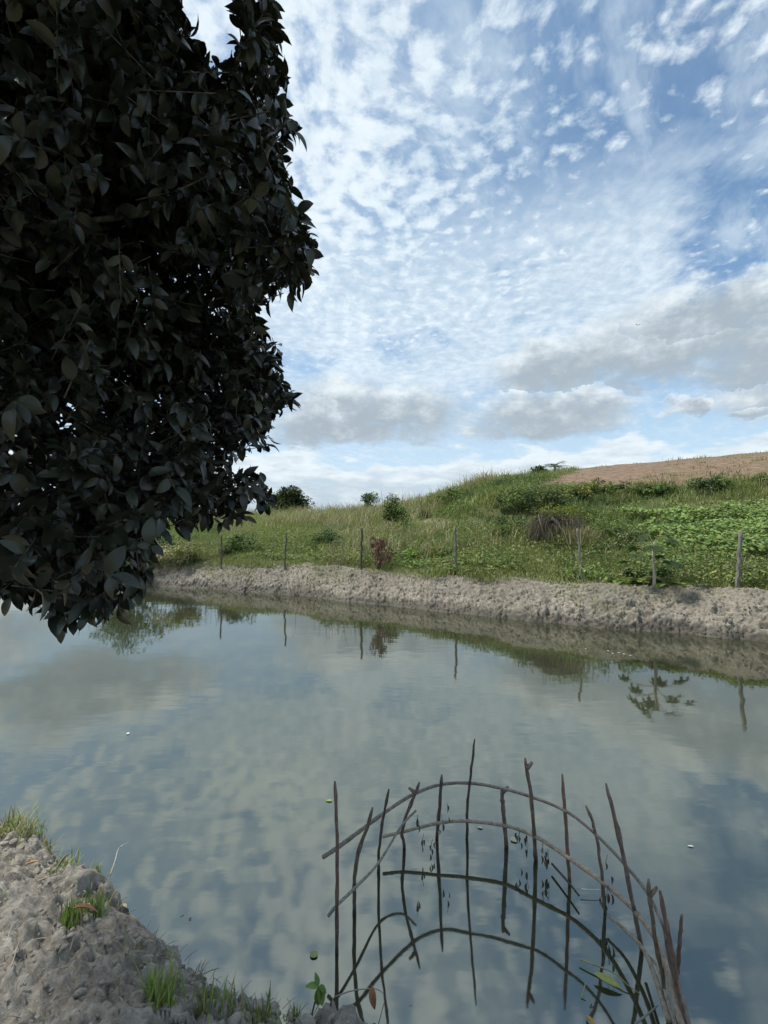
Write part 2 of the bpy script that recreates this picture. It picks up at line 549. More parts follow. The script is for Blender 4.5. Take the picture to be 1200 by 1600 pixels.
def _water(t, out):
    p = pos_of(t)
    x, y, z = t.xyz(p)
    n = t.noise(p, .55, 5, .6, .4); n2 = t.noise(p, 1.8, 5, .65, .5); n3 = t.noise(p, 7.0, 4, .6)
    c = t.mix(t.ss(n, .3, .7), (.024, .027, .015), (.038, .041, .025))
    c = t.mix(t.ss(n2, .5, .72) * .55, c, (.016, .019, .012))
    c = t.mix(t.ss(n3, .66, .74) * .35, c, (.05, .052, .036))
    rip = t.noise(t.vec(x * 1.0, y * 2.2, 0.0), 1.3, 2, .5) * .6 + t.noise(t.vec(x * .8, y * 2.0, 0.0), 6.0, 2, .5) * .10
    amt = t.ss(t.noise(p, .22, 2), .40, .62)
    bn = t.node('ShaderNodeBump'); t.link(.05 + amt * .10, bn.inputs['Strength']); bn.inputs['Distance'].default_value = .03
    t.link(rip, bn.inputs['Height'])
    b = principled(t, c, .042, .5, IOR=3.1); b.inputs['Specular Tint'].default_value = (.98, 1.0, .88, 1); t.link(bn.outputs[0], b.inputs['Normal'])
    t.link(b.outputs[0], out.inputs[0])
M_WATER = mat('murky pond water', _water)


def _litter(t, out):
    c = attr(t, 'tint'); n = t.noise(obj_of(t), 60.0, 4)
    c = t.mix(1.0, c, t.mix(n, (.6, .6, .6), (1.35, 1.3, 1.25)), 'MULTIPLY')
    b = principled(t, c, .6, .3); t.link(b.outputs[0], out.inputs[0])
M_LITTER = mat('fallen leaves', _litter)

# ------------------------------------------------------------------ the land
FE_X = np.array([-60, -24, -14, -7.8, -2.9, -.59, 1.66, 4.03, 6.5, 7.2, 12, 20, 60.])
FE_Y = np.array([40, 24.5, 18.6, 15.4, 13.5, 12.04, 10.7, 9.39, 8.3, 8.0, 5.8, 3.0, -8.])
NE_X = np.array([-60, -12, -5, -2.54, -1.96, -1.31, -1.0, -.51, -.05, .5, 1.2, 2.2, 6, 20, 60.])
NE_Y = np.array([30, 9.5, 4.8, 3.14, 2.84, 2.42, 2.24, 2.02, 1.90, 1.76, 1.64, 1.50, .6, -6, -26.])


def yfar(X): return np.interp(X, FE_X, FE_Y) + .10 * vnoise(X * .9, 0, 0, 5) + .05 * vnoise(X * 2.9, 3, 0, 6)
def bs(X): return np.interp(X, [-9, 0, 4, 7, 9], [1.05, 1.0, .80, .62, .6])
def dfar(X, Y): return (Y - yfar(X)) * .87 / bs(X)
def ynear(X): return np.interp(X, NE_X, NE_Y) + .045 * vnoise(X * 3.1, 1, 0, 7) + .02 * vnoise(X * 9.0, 4, 0, 8)


HR_R = np.array([-2, -.9, -.31, -.17, -.056, .056, .14, .225, .35, .46, .83, 1.3, 2])
HR_Z = np.array([1.6, 1.7, 1.75, 1.9, 2.1, 3.1, 4.3, 5.4, 6.6, 7.6, 9.2, 9.9, 9.9])
MQ = np.array([0, .05, .12, .167, .22, .26, .33, .6, 1]); MZ = np.array([0, .045, .15, .235, .265, .36, .50, .74, 1])
RQ = np.array([0, .1, .21, .3, .40, .46, .53, .60, 1]); RZ = np.array([0, .06, .15, .20, .27, .36, .50, .60, 1])


def land(X, Y):
    """height of the far side away from the pond"""
    X, Y = np.asarray(X, float), np.asarray(Y, float)
    Y0 = yfar(X) + 1.98 * bs(X)
    q = np.clip((Y - Y0) / np.maximum(50 - Y0, 5), 0, None)
    r = X / np.maximum(Y, 4)
    H = np.interp(r, HR_R, HR_Z)
    wr = sstep(.25, .55, r)
    g = np.interp(q, MQ, MZ) * (1 - wr) + np.interp(q, RQ, RZ) * wr
    back = np.clip((Y - 52) / 110, 0, 1)
    z = .78 + H * g * (1 - sstep(0, 1, back)) - .7 * sstep(0, 1, back)
    z += .12 * fbm(X * .22, Y * .22, 0, 3, 20) * sstep(.03, .15, q) * (1 - sstep(.7, .95, q))
    return z


def far_h(d):
    return np.interp(d, [-3, -.8, -.1, 0, .13, .3, .7, 1.05, 1.3, 1.7], [-.9, -.6, -.11, -.03, .12, .29, .57, .73, .76, .78])


def near_h(d):
    return np.interp(d, [-3, -.8, -.15, 0, .08, .22, .5, 1.0, 2.0], [-.9, -.6, -.12, -.02, .10, .22, .34, .46, .55])


def ground_z(X, Y):
    X, Y = np.asarray(X, float), np.asarray(Y, float)
    df = dfar(X, Y)
    return np.where(df > 1.7, land(X, Y), far_h(df))


def soil_masks(X, Y, Z):
    py = 818.6 - FPX * (Z - CAM_H) / np.maximum(Y, 3); px = 600 + FPX * X / np.maximum(Y, 3)
    nz = fbm(X * .35, Y * .35, 0, 3, 40)
    low = 767 - (px - 860) * (16 / 340) + nz * 3
    lef = 862 + (752 - py) * 2.4 + nz * 10
    soil = sstep(-3, 3, low - py) * sstep(-8, 8, px - lef) * (Y > 26) * (Y < 75)
    weed = sstep(960, 1180, px)
    pale = sstep(0, 1, 1 - ((px - 705) / 85) ** 2 - ((py - 818) / 9) ** 2 + nz * .5) * (Y < 30) * (Y > 15)
    pale = np.maximum(pale, .8 * sstep(0, 1, 1 - ((px - 822) / 22) ** 2 - ((py - 762) / 5) ** 2) * (Y > 25))
    ter = sstep(0, 1, 1.2 - ((px - 1180) / 150) ** 2 - ((py - 796) / 20) ** 2 + nz * .6) * (Y < 40) * (Y > 13)
    pale = np.maximum(pale, ter * .35 * sstep(.1, .5, vnoise(X * .2, Y * 1.4, 0, 33)))
    return soil, weed, pale, ter


def grid_quads(nx, ny):
    i, j = np.meshgrid(np.arange(nx - 1), np.arange(ny - 1), indexing='ij')
    a = i * ny + j
    return np.stack([a, a + ny, a + ny + 1, a + 1], -1).reshape(-1, 4)


def build_land():
    u = np.linspace(-1, 1, 340); xs = 9 * np.sinh(u * 5.6)
    w = np.linspace(-.72, 1, 360); ys = 6 + 9 * np.sinh(w * 5.4)
    X, Y = np.meshgrid(xs, ys, indexing='ij')
    df = dfar(X, Y); dn = ynear(X) - Y
    z = np.where(df > 1.7, land(X, Y), far_h(df) - .18)
    z = np.where(df > 1.7, np.where(df < 2.3, z - .06, z), z)
    z = np.where(df < -.1, -.9, z)
    zn = near_h(dn) - .15
    z = np.where(dn > -.6, np.maximum(np.where(dn > 2.2, .55 + .1 * fbm(X * .4, Y * .4, 0, 3, 3) - .05, zn), -.9), z)
    fine = df > 2.3
    z = z + np.where(fine & (Y < 80), .04 * fbm(X * 1.7, Y * 1.7, 0, 3, 9), 0)
    s, wd, pl, te = soil_masks(X, Y, z)
    z = z + s * .10 * vnoise(X * .5, Y * 2.2, 0, 14)
    side = dn > -.6
    s, pl = np.where(side, 0, s), np.where(side, .6, pl)
    me = mesh('field', np.stack([X, Y, z], -1).reshape(-1, 3), grid_quads(*X.shape), None, M_GROUND, True, None,
              {'soil': s.ravel(), 'weed': wd.ravel(), 'pale': pl.ravel()})
    obj('hillside', me, kind='structure', label='grassy hillside with a bare brown ploughed slope at upper right')


def build_far_bank():
    xs = np.concatenate([np.arange(-17, -9, .05), np.arange(-9, 10.5, .021)])
    ds = np.concatenate([np.arange(-.45, 1.35, .022), np.linspace(1.36, 2.35, 16)])
    X, D = np.meshgrid(xs, ds, indexing='ij')
    Y = yfar(X) + D * bs(X) / .87
    z = np.where(D > 1.7, land(X, Y), far_h(D))
    z = z + .045 * fbm(X * .45, 0, 0, 3, 77) * sstep(.3, 1.0, D) * (1 - sstep(1.4, 1.8, D))
    al = X * 1.13                                    # length along the bank
    amp = sstep(-.25, .25, D) * (1 - .75 * sstep(1.1, 1.6, D))
    ww = .5 * fbm(al * 2.1, D * 2.1, 0, 4, 51)
    f1, f2, cid = voronoi(al / .15 + ww * 1.8, D / .085 + ww * 1.4, 52)
    g1, g2, gid = voronoi(al / .06 - ww * 2, D / .045 + ww * 3, 53)
    crack = 1 - sstep(.0, .16, f2 - f1); crk2 = 1 - sstep(.0, .2, g2 - g1)
    lump = fbm(al * .8, D * 1.4, 0, 5, 54, .6)
    tilt = (gid - .5) * g1 * .03
    ridg = 1 - np.abs(fbm(al * 4, D * 10, 0, 4, 58, .6))
    dz = .07 * lump - .022 * crack - .020 * crk2 + .022 * (cid - .5) + .034 * (gid - .5) + tilt + .022 * (ridg - .6) + .016 * fbm(al * 18, D * 30, 0, 3, 55)
    z = z + dz * amp + .01
    z = z - .05 * sstep(2.0, 2.3, D)
    Y = Y - (dz * .7) * amp * sstep(1.2, .4, D)
    moss = np.clip(sstep(.1, .5, vnoise(al * .55, D * 1.4, 0, 57)) * .5 * sstep(.3, .9, D) + sstep(-4.8, -6.2, X) * sstep(.5, .8, D)
                   + sstep(1.2, 1.7, D), 0, 1)
    me = mesh('far_bank', np.stack([X, Y, z], -1).reshape(-1, 3), grid_quads(*X.shape), None, M_MUD, True, None,
              {'crack': np.clip(crack + .6 * crk2, 0, 1).ravel(), 'moss': moss.ravel()})
    fb = obj('far_bank', me, kind='structure', label='pale cracked mud bank along the far side of the pond')
    g = np.random.default_rng(35); N = 9000; cr = Geo()
    i, j = g.integers(0, X.shape[0], N), g.integers(14, 78, N)
    k = (X[i, j] > -9) & (fbm(X[i, j] * 1.2, D[i, j] * 2.5, 0, 3, 36) > g.uniform(-.7, .5, N)); i, j = i[k], j[k]; N = len(i)
    iv = norm(np.array([(-1, -1, -1), (1, -1, -1), (1, 1, -1), (-1, 1, -1), (-1, -1, 1), (1, -1, 1), (1, 1, 1), (-1, 1, 1)], float)) * g.uniform(.7, 1.3, (8, 1))
    qd = np.array([(0, 3, 2, 1), (4, 5, 6, 7), (0, 1, 5, 4), (1, 2, 6, 5), (2, 3, 7, 6), (3, 0, 4, 7)])
    sc = np.clip(.008 + g.exponential(.008, N), 0, .04)
    scatter(cr, (iv, qd, np.zeros((0, 3), int)), np.stack([X[i, j], Y[i, j], z[i, j]], 1), frames(g.normal(0, 1, (N, 3)), g.normal(0, .5, (N, 3)) + (0, -.5, 1)),
            np.stack([sc * 1.2, sc, sc * .55], 1), (1, 1, 1))
    cm = cr.mesh('mud_chips', M_MUD, False)
    for nm in ('crack', 'moss'): cm.attributes.new(nm, 'FLOAT', 'POINT')
    obj('mud_chips', cm, fb, kind='stuff')


def near_z(X, Y):
    d = ynear(X) - Y
    return near_h(d) + .04 * fbm(X * 1.6, Y * 1.6, 0, 3, 61) * sstep(0, .3, d)


def build_near_bank():
    xs = np.concatenate([np.arange(-6, -3.2, .05), np.arange(-3.2, .7, .0125), np.arange(.7, 3.5, .04)])
    ds = np.concatenate([np.arange(-.35, 1.35, .0125), np.linspace(1.37, 3.6, 40)])
    X, D = np.meshgrid(xs, ds, indexing='ij')
    Y = ynear(X) - D
    z = near_z(X, Y)
    amp = sstep(-.12, .06, D) * (1 - .5 * sstep(1.4, 2.0, D))
    ww = .3 * fbm(X * 3, Y * 3, 0, 3, 62)
    f1, f2, cid = voronoi(X / .12 + ww, Y / .10 - ww, 63)
    g1, g2, gid = voronoi(X / .045 - ww * 2, Y / .04 + ww, 64)
    big = fbm(X * 4.5, Y * 4.5, 0, 4, 66, .55)
    crack = 1 - sstep(.0, .28, f2 - f1)
    mass = sstep(-.15, .35, vnoise(X * 2.3, Y * 2.3, 0, 69))
    h1, h2, hid = voronoi(X / .022 + ww * 3, Y / .02 - ww * 3, 60)
    ridg = 1 - np.abs(fbm(X * 7, Y * 7, 0, 4, 59, .6))
    dz = .045 * big + (.05 * (1 - f1) * cid - .025 * crack) * (.3 + .7 * mass) + .030 * (1 - g1) * gid + .012 * (1 - h1) * hid + .04 * (ridg - .6) + .012 * fbm(X * 40, Y * 40, 0, 3, 65)
    z = z + dz * amp - .01
    X2 = X + .012 * fbm(X * 9, Y * 9, 2.0, 2, 67) * amp; Y2 = Y + .05 * fbm(X * 6, z * 6, 5.0, 3, 68) * amp * sstep(.5, .05, D)
    me = mesh('near_bank', np.stack([X2, Y2, z], -1).reshape(-1, 3), grid_quads(*X.shape)[:, ::-1], None, M_SOIL, True, None,
              {'crack': np.clip(crack * .8 + (1 - sstep(0, .2, g2 - g1)) * .4, 0, 1).ravel()})
    nb = obj('near_bank', me, kind='structure', label='crumbly grey soil bank in the foreground')
    # loose clods
    tm = []
    for k in range(7):
        g = np.random.default_rng(300 + k)
        import bmesh
        bm = bmesh.new(); bmesh.ops.create_icosphere(bm, subdivisions=2, radius=1.0)
        v = np.array([tuple(p.co) for p in bm.verts]); f = np.array([[q.index for q in p.verts] for p in bm.faces]); bm.free()
        r = 1 + .34 * fbm(v[:, 0] * 1.3 + k * 7, v[:, 1] * 1.3, v[:, 2] * 1.3, 3, 70 + k) + .12 * g.uniform(-1, 1, len(v))
        v = v * r[:, None] * np.array([1, g.uniform(.7, 1), g.uniform(.5, .8)])
        tm.append(mesh('soil_clod', v, None, f, M_SOIL, k % 2 == 0, None, {'crack': np.zeros(len(v))}))
    g = np.random.default_rng(31)
    n = 0
    while n < 190:
        x, d = g.uniform(-2.6, .35), g.exponential(.35) + .02
        y = float(ynear(np.array(x))) - d
        if y < .9 or d > 1.3: continue
        if fbm(x * 2.2, y * 2.2, 0, 2, 73) < g.uniform(-.5, .5): continue
        s = min(.010 + g.exponential(.010), .045) * (.6 if d < .18 else 1)
        zz = float(near_z(np.array(x), np.array(y))) + .02
        if d < .05: zz = .0
        o = obj('soil_clod', tm[n % 7], nb, (x, y, zz)); o.scale = (s, s * g.uniform(.7, 1.2), s * g.uniform(.7, 1.0))
        o.rotation_euler = (g.uniform(-.4, .4), g.uniform(-.4, .4), g.uniform(0, 6.28)); n += 1
    for (px, py) in ((284, 1432), (296, 1437), (640, 1572), (925, 1572)):
        p = on_z(px, py, 0); s = g.uniform(.010, .018)
        o = obj('soil_clod', tm[n % 7], nb, (p.x, p.y, -.004)); o.scale = (s * 1.5, s, s * .6); o.rotation_euler = (0, 0, g.uniform(0, 6)); n += 1
    # crumbs too small to pick out
    N = 1100; cr = Geo()
    x = g.uniform(-2.9, .3, N); d = g.exponential(.5, N) + .015; y = ynear(x) - d
    k = (y > .9) & (d < 1.4); x, y, d = x[k], y[k], d[k]; N = len(x)
    t_ = (1 + 5 ** .5) / 2
    iv = norm(np.array([(-1, t_, 0), (1, t_, 0), (-1, -t_, 0), (1, -t_, 0), (0, -1, t_), (0, 1, t_), (0, -1, -t_), (0, 1, -t_), (t_, 0, -1), (t_, 0, 1), (-t_, 0, -1), (-t_, 0, 1)], float))
    iv = iv * g.uniform(.7, 1.25, (12, 1))
    ft = np.array([(0, 11, 5), (0, 5, 1), (0, 1, 7), (0, 7, 10), (0, 10, 11), (1, 5, 9), (5, 11, 4), (11, 10, 2), (10, 7, 6), (7, 1, 8), (3, 9, 4), (3, 4, 2), (3, 2, 6), (3, 6, 8), (3, 8, 9), (4, 9, 5), (2, 4, 11), (6, 2, 10), (8, 6, 7), (9, 8, 1)])
    sc = np.clip(.004 + g.exponential(.0045, N), 0, .018)
    scatter(cr, (iv, np.zeros((0, 4), int), ft), np.stack([x, y, near_z(x, y) + .012], 1), frames(g.normal(0, 1, (N, 3)), g.normal(0, 1, (N, 3))), np.stack([sc, sc * .8, sc * .7], 1), (1, 1, 1))
    cm = cr.mesh('soil_crumbs', M_SOIL, False); ca_ = cm.attributes.new('crack', 'FLOAT', 'POINT')
    obj('soil_crumbs', cm, nb, kind='stuff')


def build_water():
    xs = np.array([-70, 70.]); ys = np.array([-40, 60.])
    v = [(-70, -40, 0), (70, -40, 0), (70, 60, 0), (-70, 60, 0)]
    me = mesh('pond_water', v, [(0, 1, 2, 3)], None, M_WATER, False)
    obj('pond_water', me, kind='structure', label='murky still pond water reflecting the clouds')


build_land(); build_far_bank(); build_near_bank(); build_water()

# ------------------------------------------------------------------ far side vegetation
C_YEL, C_MID, C_DARK = (.250, .275, .095), (.150, .200, .068), (.068, .102, .038)
C_DRY, C_GREY, C_BRIGHT, C_OLIVE = (.32, .29, .17), (.20, .235, .125), (.205, .30, .08), (.20, .215, .085)
L3 = leaf_template(2, .5, .2, .18)
L5 = leaf_template(3, .42, .25, .3)
PRISM = (np.array([(math.cos(a), y, math.sin(a)) for y in (0, 1) for a in (0, 2.094, 4.189)]),
         np.array([(0, 1, 4, 3), (1, 2, 5, 4), (2, 0, 3, 5)]), np.zeros((0, 3), int))


def pick(pal, w, n, rng, var=.22):
    p = np.array(pal)[rng.choice(len(pal), n, p=np.array(w) / sum(w))]
    return p * (1 + rng.uniform(-var, var, (n, 1))) * (1 + rng.uniform(-.08, .08, (n, 3)))


def wpos(px, Y): return (np.asarray(px) - 600) / FPX * Y


def rand_rot(n, rng, up=1.0, out=None, droop=.2):
    a = rng.uniform(0, 6.283, n)
    d = np.stack([np.cos(a), np.sin(a), rng.uniform(-.5, .5, n) - droop], 1)
    if out is not None: d = d * .7 + out
    u = np.array([0, 0, up]) + rng.normal(0, .45, (n, 3))
    return frames(d, u)


def proj(X, Y, Z): return 600 + FPX * X / Y, 818.6 - FPX * (Z - CAM_H) / Y


def build_meadow():
    rng = np.random.default_rng(101)
    # -- tall grass of the hillside
    g = Geo()
    NT_ = 13500
    px = rng.uniform(120, 1330, NT_); Y = 14.5 * (64 / 14.5) ** (rng.uniform(0, 1, NT_) ** .9)
    X = wpos(px, Y); df = dfar(X, Y)
    Z = ground_z(X, Y)
    soil, wd, pale, ter = soil_masks(X, Y, Z)
    qx, qy = proj(X, Y, Z)
    keep = (df > 3.2) & (soil < rng.uniform(.03, 1.02 + .10 * wd, NT_)) & (pale < rng.uniform(.05, 1, NT_))
    keep &= ~((ter > .3) & (rng.uniform(0, 1, NT_) < .45))
    X, Y, Z, soil, ter, qx, qy = (a[keep] for a in (X, Y, Z, soil, ter, qx, qy)); n = len(X)
    nz = fbm(X * .16, Y * .16, 0, 3, 81); nz2 = fbm(X * .5, Y * .5, 0, 2, 82)
    lush = sstep(.35, .55, X / Y) * sstep(26, 29, Y) * (1 - sstep(34, 38, Y))
    H = (.42 + .016 * (Y - 15)) * (1 + .55 * nz + .4 * nz2) + .25 * lush
    H = np.clip(H * (1 - .6 * np.clip(ter, 0, 1)) * np.where(soil > .1, .4, 1), .12, 1.5)
    H *= 1 - .55 * sstep(28, 33, Y) * sstep(.3, .4, X / Y); H *= rng.uniform(.6, 1.6, n)
    pal = np.array([C_YEL, C_MID, C_DARK, C_DRY, C_GREY, C_OLIVE])
    sel = np.clip(nz * 1.25 + nz2 * .8 + rng.normal(0, .25, n) + .08, -1.4, 1.4)
    idx = np.select([sel < -.75, sel < -.15, sel < .25, sel < .62, sel < .85], [2, 1, 5, 0, 4], 3)
    idx = np.where((lush > .5) & (rng.uniform(0, 1, n) < .6), np.where(rng.uniform(0, 1, n) < .5, 2, 1), idx)
    col = pal[idx] * (1 + rng.uniform(-.18, .18, (n, 1)))
    K = 14
    sp = (.10 + .006 * Y)[:, None]
    bx = np.repeat(X[:, None], K, 1) + rng.normal(0, 1, (n, K)) * sp; by = np.repeat(Y[:, None], K, 1) + rng.normal(0, 1, (n, K)) * sp
    bz = np.repeat(Z[:, None], K, 1) - .05
    base = np.stack([bx, by, bz], -1).reshape(-1, 3)
    h = (np.repeat(H[:, None], K, 1) * rng.uniform(.55, 1.15, (n, K))).ravel()
    w = (np.repeat((.010 + .00085 * Y)[:, None], K, 1) * rng.uniform(.7, 1.3, (n, K))).ravel()
    blades(g, base, h, w, rng.uniform(.15, .95, n * K), np.repeat(col, K, 0) * rng.uniform(.8, 1.2, (n * K, 1)), rng)
    obj('meadow_grass', g.mesh('meadow_grass', M_GRASS), kind='stuff', label='tall mixed green grass covering the hillside', cat='grass')

    # -- scrub scattered through the grass
    g = Geo(); NC = 150
    px = rng.uniform(300, 1260, NC); Y = rng.uniform(17, 33, NC); X = wpos(px, Y); Z = ground_z(X, Y)
    so_, wd_, pa_, te_ = soil_masks(X, Y, Z)
    kk = (fbm(X * .25, Y * .25, 0, 2, 131) > rng.uniform(-.6, .5, NC)) & (so_ < .2) & (pa_ < .3) & (te_ < .5)
    X, Y, Z = X[kk], Y[kk], Z[kk]; NC = len(X)
    for q in range(NC):
        m = 260; w_, h_ = rng.uniform(.35, 1.1), rng.uniform(.35, .85)
        o = norm(rng.normal(0, 1, (m, 3))) * rng.uniform(.2, 1, (m, 1)) ** .5 * (w_, w_ * .8, h_)
        o[:, :2] += vnoise(o[:, 0] * 3 + q, o[:, 2] * 3, 0, 5)[:, None] * .15; o[:, 2] = np.abs(o[:, 2])
        c0 = pick([C_DARK, C_MID, C_OLIVE, C_GREY], [4, 3, 1.5, 1], 1, rng)[0]
        sz = rng.uniform(.07, .14) * rng.uniform(.6, 1.3, m)
        scatter(g, L3, o + (X[q], Y[q], Z[q]), rand_rot(m, rng), np.stack([sz * .8, sz, sz], 1), c0 * rng.uniform(.7, 1.3, (m, 1)))
    obj('hillside_scrub', g.mesh('hillside_scrub', M_LEAF), kind='stuff', label='low mixed scrub merging into the hillside grass', cat='scrub')

    # -- low grass along the top of the far bank
    g = Geo(); N = 66000
    X = rng.uniform(-13, 9.5, N); d = .88 + rng.exponential(1.5, N); Y = yfar(X) + d * bs(X) / .87
    k = (d < 6.5) & (X > -1.1 * Y) & (vnoise(X * 1.1, Y * 1.1, 0, 91) + 2.0 * (d - .92) > rng.uniform(-.4, .9, N))
    X, Y, d = X[k], Y[k], d[k]; n = len(X); Z = ground_z(X, Y)
    nz = fbm(X * .6, Y * .6, 0, 3, 92)
    c = pick([C_YEL, C_MID, C_OLIVE, C_DRY, C_BRIGHT], [3, 3, 3, 1.6, .6], n, rng)
    hh = np.clip(.10 + .085 * (d - 1.0) + .08 * nz, .05, .5) * rng.uniform(.6, 1.5, n)
    blades(g, np.stack([X, Y, Z - .01], 1), hh, rng.uniform(.010, .020, n), rng.uniform(.2, 1.0, n), c, rng)
    # patches creeping down the bank face
    N = 8500
    X = rng.uniform(-10, 9, N); d = rng.uniform(.25, 1.25, N); Y = yfar(X) + d * bs(X) / .87
    mk = sstep(.05, .5, vnoise(X * .62, d * 1.4, 0, 57)) * .6 + sstep(-5.0, -6.2, X) * sstep(.55, .8, d)
    k = mk > rng.uniform(.05, 1, N); X, Y, d = X[k], Y[k], d[k]; n = len(X)
    c = pick([C_YEL, C_MID, C_OLIVE], [2, 2, 3], n, rng)
    blades(g, np.stack([X, Y, far_h(d) + .0], 1), rng.uniform(.04, .11, n), rng.uniform(.012, .022, n), rng.uniform(.3, 1, n), c, rng)
    obj('bank_grass', g.mesh('bank_grass', M_GRASS), kind='stuff', label='short grass along the crest of the far mud bank', cat='grass')

    # -- leafy weeds behind the fence
    g = Geo(); NM = 4300
    px = rng.uniform(200, 1260, NM); X0 = wpos(px, 13.5); dd = 1.8 + 6.0 * rng.uniform(0, 1, NM) ** 1.5
    Y0 = yfar(X0) + dd * bs(X0) / .87
    mound = fbm(X0 * .7, Y0 * .7, 0, 3, 111)
    Hm = np.clip(.20 + .085 * (dd - 1.9) + .20 * mound, .06, .85)
    KL = 13
    X = np.repeat(X0, KL) + rng.normal(0, .16, NM * KL); Y = np.repeat(Y0, KL) + rng.normal(0, .16, NM * KL)
    u = rng.uniform(0, 1, NM * KL) ** .6
    Z = ground_z(X, Y) + np.repeat(Hm, KL) * u
    col = np.repeat(pick([C_MID, C_DARK, C_YEL, C_BRIGHT, C_GREY, C_DRY], [4, 2.4, 2.6, 1.6, 1.4, .5], NM, rng), KL, 0) * rng.uniform(.75, 1.25, (NM * KL, 1))
    sz = np.repeat(rng.uniform(.035, .105, NM), KL) * rng.uniform(.7, 1.3, NM * KL)
    wd = np.repeat(rng.uniform(.45, 1.2, NM), KL)
    scatter(g, L3, np.stack([X, Y, Z], 1), rand_rot(NM * KL, rng), np.stack([sz * wd, sz, sz], 1), col)
    obj('leafy_weeds', g.mesh('leafy_weeds', M_LEAF), kind='stuff', label='tangle of leafy green weeds behind the fence posts', cat='weeds')

    # -- bright broad-leaved creeper on the right
    g = Geo(); N = 15000
    px = rng.uniform(950, 1290, N); Y = rng.uniform(10.6, 18.5, N); X = wpos(px, Y)
    d = dfar(X, Y)
    edge = .8 - ((px - 1150) / 160) ** 2 + .5 * fbm(X * .5, Y * .5, 0, 2, 121)
    k = (d > 2.5) & (edge > 0); X, Y, d = X[k], Y[k], d[k]; n = len(X)
    mound = .42 + .22 * fbm(X * .8, Y * .8, 0, 3, 122)
    Z = ground_z(X, Y) + mound * sstep(2.4, 3.4, d) * rng.uniform(.75, 1.05, n)
    sz = rng.uniform(.075, .15, n)
    a = rng.uniform(0, 6.283, n)
    dirs = np.stack([np.cos(a), np.sin(a) - .4, -.35 + rng.normal(0, .25, n)], 1)
    rot = frames(dirs, np.array([0, -.25, 1.0]) + rng.normal(0, .3, (n, 3)))
    c = pick([(.21, .295, .085), (.155, .235, .065), (.26, .315, .13), (.09, .14, .045)], [4, 3, 2, 2], n, rng, .3)
    scatter(g, leaf_template(2, .85, .12, .15, .1, .35), np.stack([X, Y, Z], 1), rot, sz, c)
    obj('broad_leaved_creeper', g.mesh('broad_leaved_creeper', M_LEAF), kind='stuff',
        label='bright green broad-leaved creeper spreading over the slope at right', cat='creeper')


build_meadow()


def shrub(name, label, cat, px, Y, w, h, n, leaf=.09, pal=((C_MID, 3), (C_DARK, 2)), seed=0, clumps=14, group=None,
          trunk=None, wid=1.0, lift=0.0, crown='foliage', stems=6, flat=.8, sink=.05, gz=None, droop=.2):
    rng = np.random.default_rng(seed)
    X = float(wpos(px, Y)); z0 = float(ground_z(np.array(X), np.array(Y))) - sink if gz is None else gz
    th = thing(name, (X, Y, z0), label, cat, group)
    cz = lift + (h - lift) * .55
    u = norm(rng.normal(0, 1, (clumps, 3))) * (rng.uniform(.1, 1, (clumps, 1)) ** .45)
    cc = u * np.array([w / 2 * .8, w / 2 * flat, (h - lift) / 2 * .85]) + np.array([0, 0, cz])
    cs = rng.uniform(.7, 1.3, clumps) * min(w, h - lift + .2) * .20
    ci = rng.integers(0, clumps, n)
    off = norm(rng.normal(0, 1, (n, 3))) * (rng.uniform(0, 1, (n, 1)) ** .4) * cs[ci][:, None] * np.array([1.15, 1.15, .85])
    P = cc[ci] + off; P[:, 2] = np.maximum(P[:, 2], .03)
    pl = [p[0] for p in pal]; pw = [p[1] for p in pal]
    tc = pick(pl, pw, clumps, rng, .15)[ci] * rng.uniform(.75, 1.25, (n, 1))
    s = leaf * rng.uniform(.6, 1.35, n)
    g = Geo(); scatter(g, L3, P, rand_rot(n, rng, 1.0, off * .8 / (cs.mean() + 1e-6), droop), np.stack([s * wid, s, s], 1), tc)
    g_me = g.mesh(crown, M_LEAF)
    obj(crown, g_me, th)
    b = Geo(); tr = trunk or .012
    if trunk:
        top = np.array([rng.normal(0, .05) * w, rng.normal(0, .05) * w, cz])
        ax = curve([(0, 0, -.1), top * .5 + rng.normal(0, .03 * h, 3) * (1, 1, 0), top], 7)
        b.add(*tube(ax, np.linspace(trunk, trunk * .5, 7), 7, .12), tint=(.11, .095, .075))
        obj('trunk', b.mesh('trunk', M_BARK), th)
        b = Geo()
    for k in range(min(stems, clumps)):
        st = np.array([0, 0, lift * .9 if trunk else -.05]) + (0 if trunk else rng.normal(0, .06, 3) * (1, 1, 0))
        b.add(*tube(curve([st, (st + cc[k]) * .5 + (0, 0, .06 * h), cc[k]], 5), np.linspace(tr * .8, tr * .3, 5), 4), tint=(.10, .085, .06))
    if stems: obj('branches' if trunk else 'stems', b.mesh('stems', M_BARK), th)
    return th


G_, D_, Y_, B_, O_, DR_, GR_ = C_MID, C_DARK, C_YEL, C_BRIGHT, C_OLIVE, C_DRY, C_GREY
shrub('round_tree', 'round dark green tree on the skyline nearest the overhanging foliage', 'tree', 450, 58, 5.6, 4.2, 9000, .34,
      ((D_, 3), ((.045, .068, .028), 2)), 1, 38, trunk=.14, lift=.0, crown='crown')
shrub('small_tree', 'small slender tree standing alone on the skyline', 'tree', 578, 54, 2.1, 2.9, 1500, .22, ((D_, 2), (G_, 1)), 2, 18, trunk=.06, lift=.1, crown='crown')
shrub('leggy_shrub', 'tall leggy dark shrub at the crest left of the dirt patch', 'shrub', 614, 22, 1.0, 2.0, 1300, .13, ((D_, 2), (G_, 2)), 3, 15, lift=.3)
shrub('leafy_shrub', 'dense low green shrub under the leggy skyline shrub', 'shrub', 622, 21.5, 1.5, 1.15, 1500, .12, ((D_, 2), (G_, 2)), 4, 14)
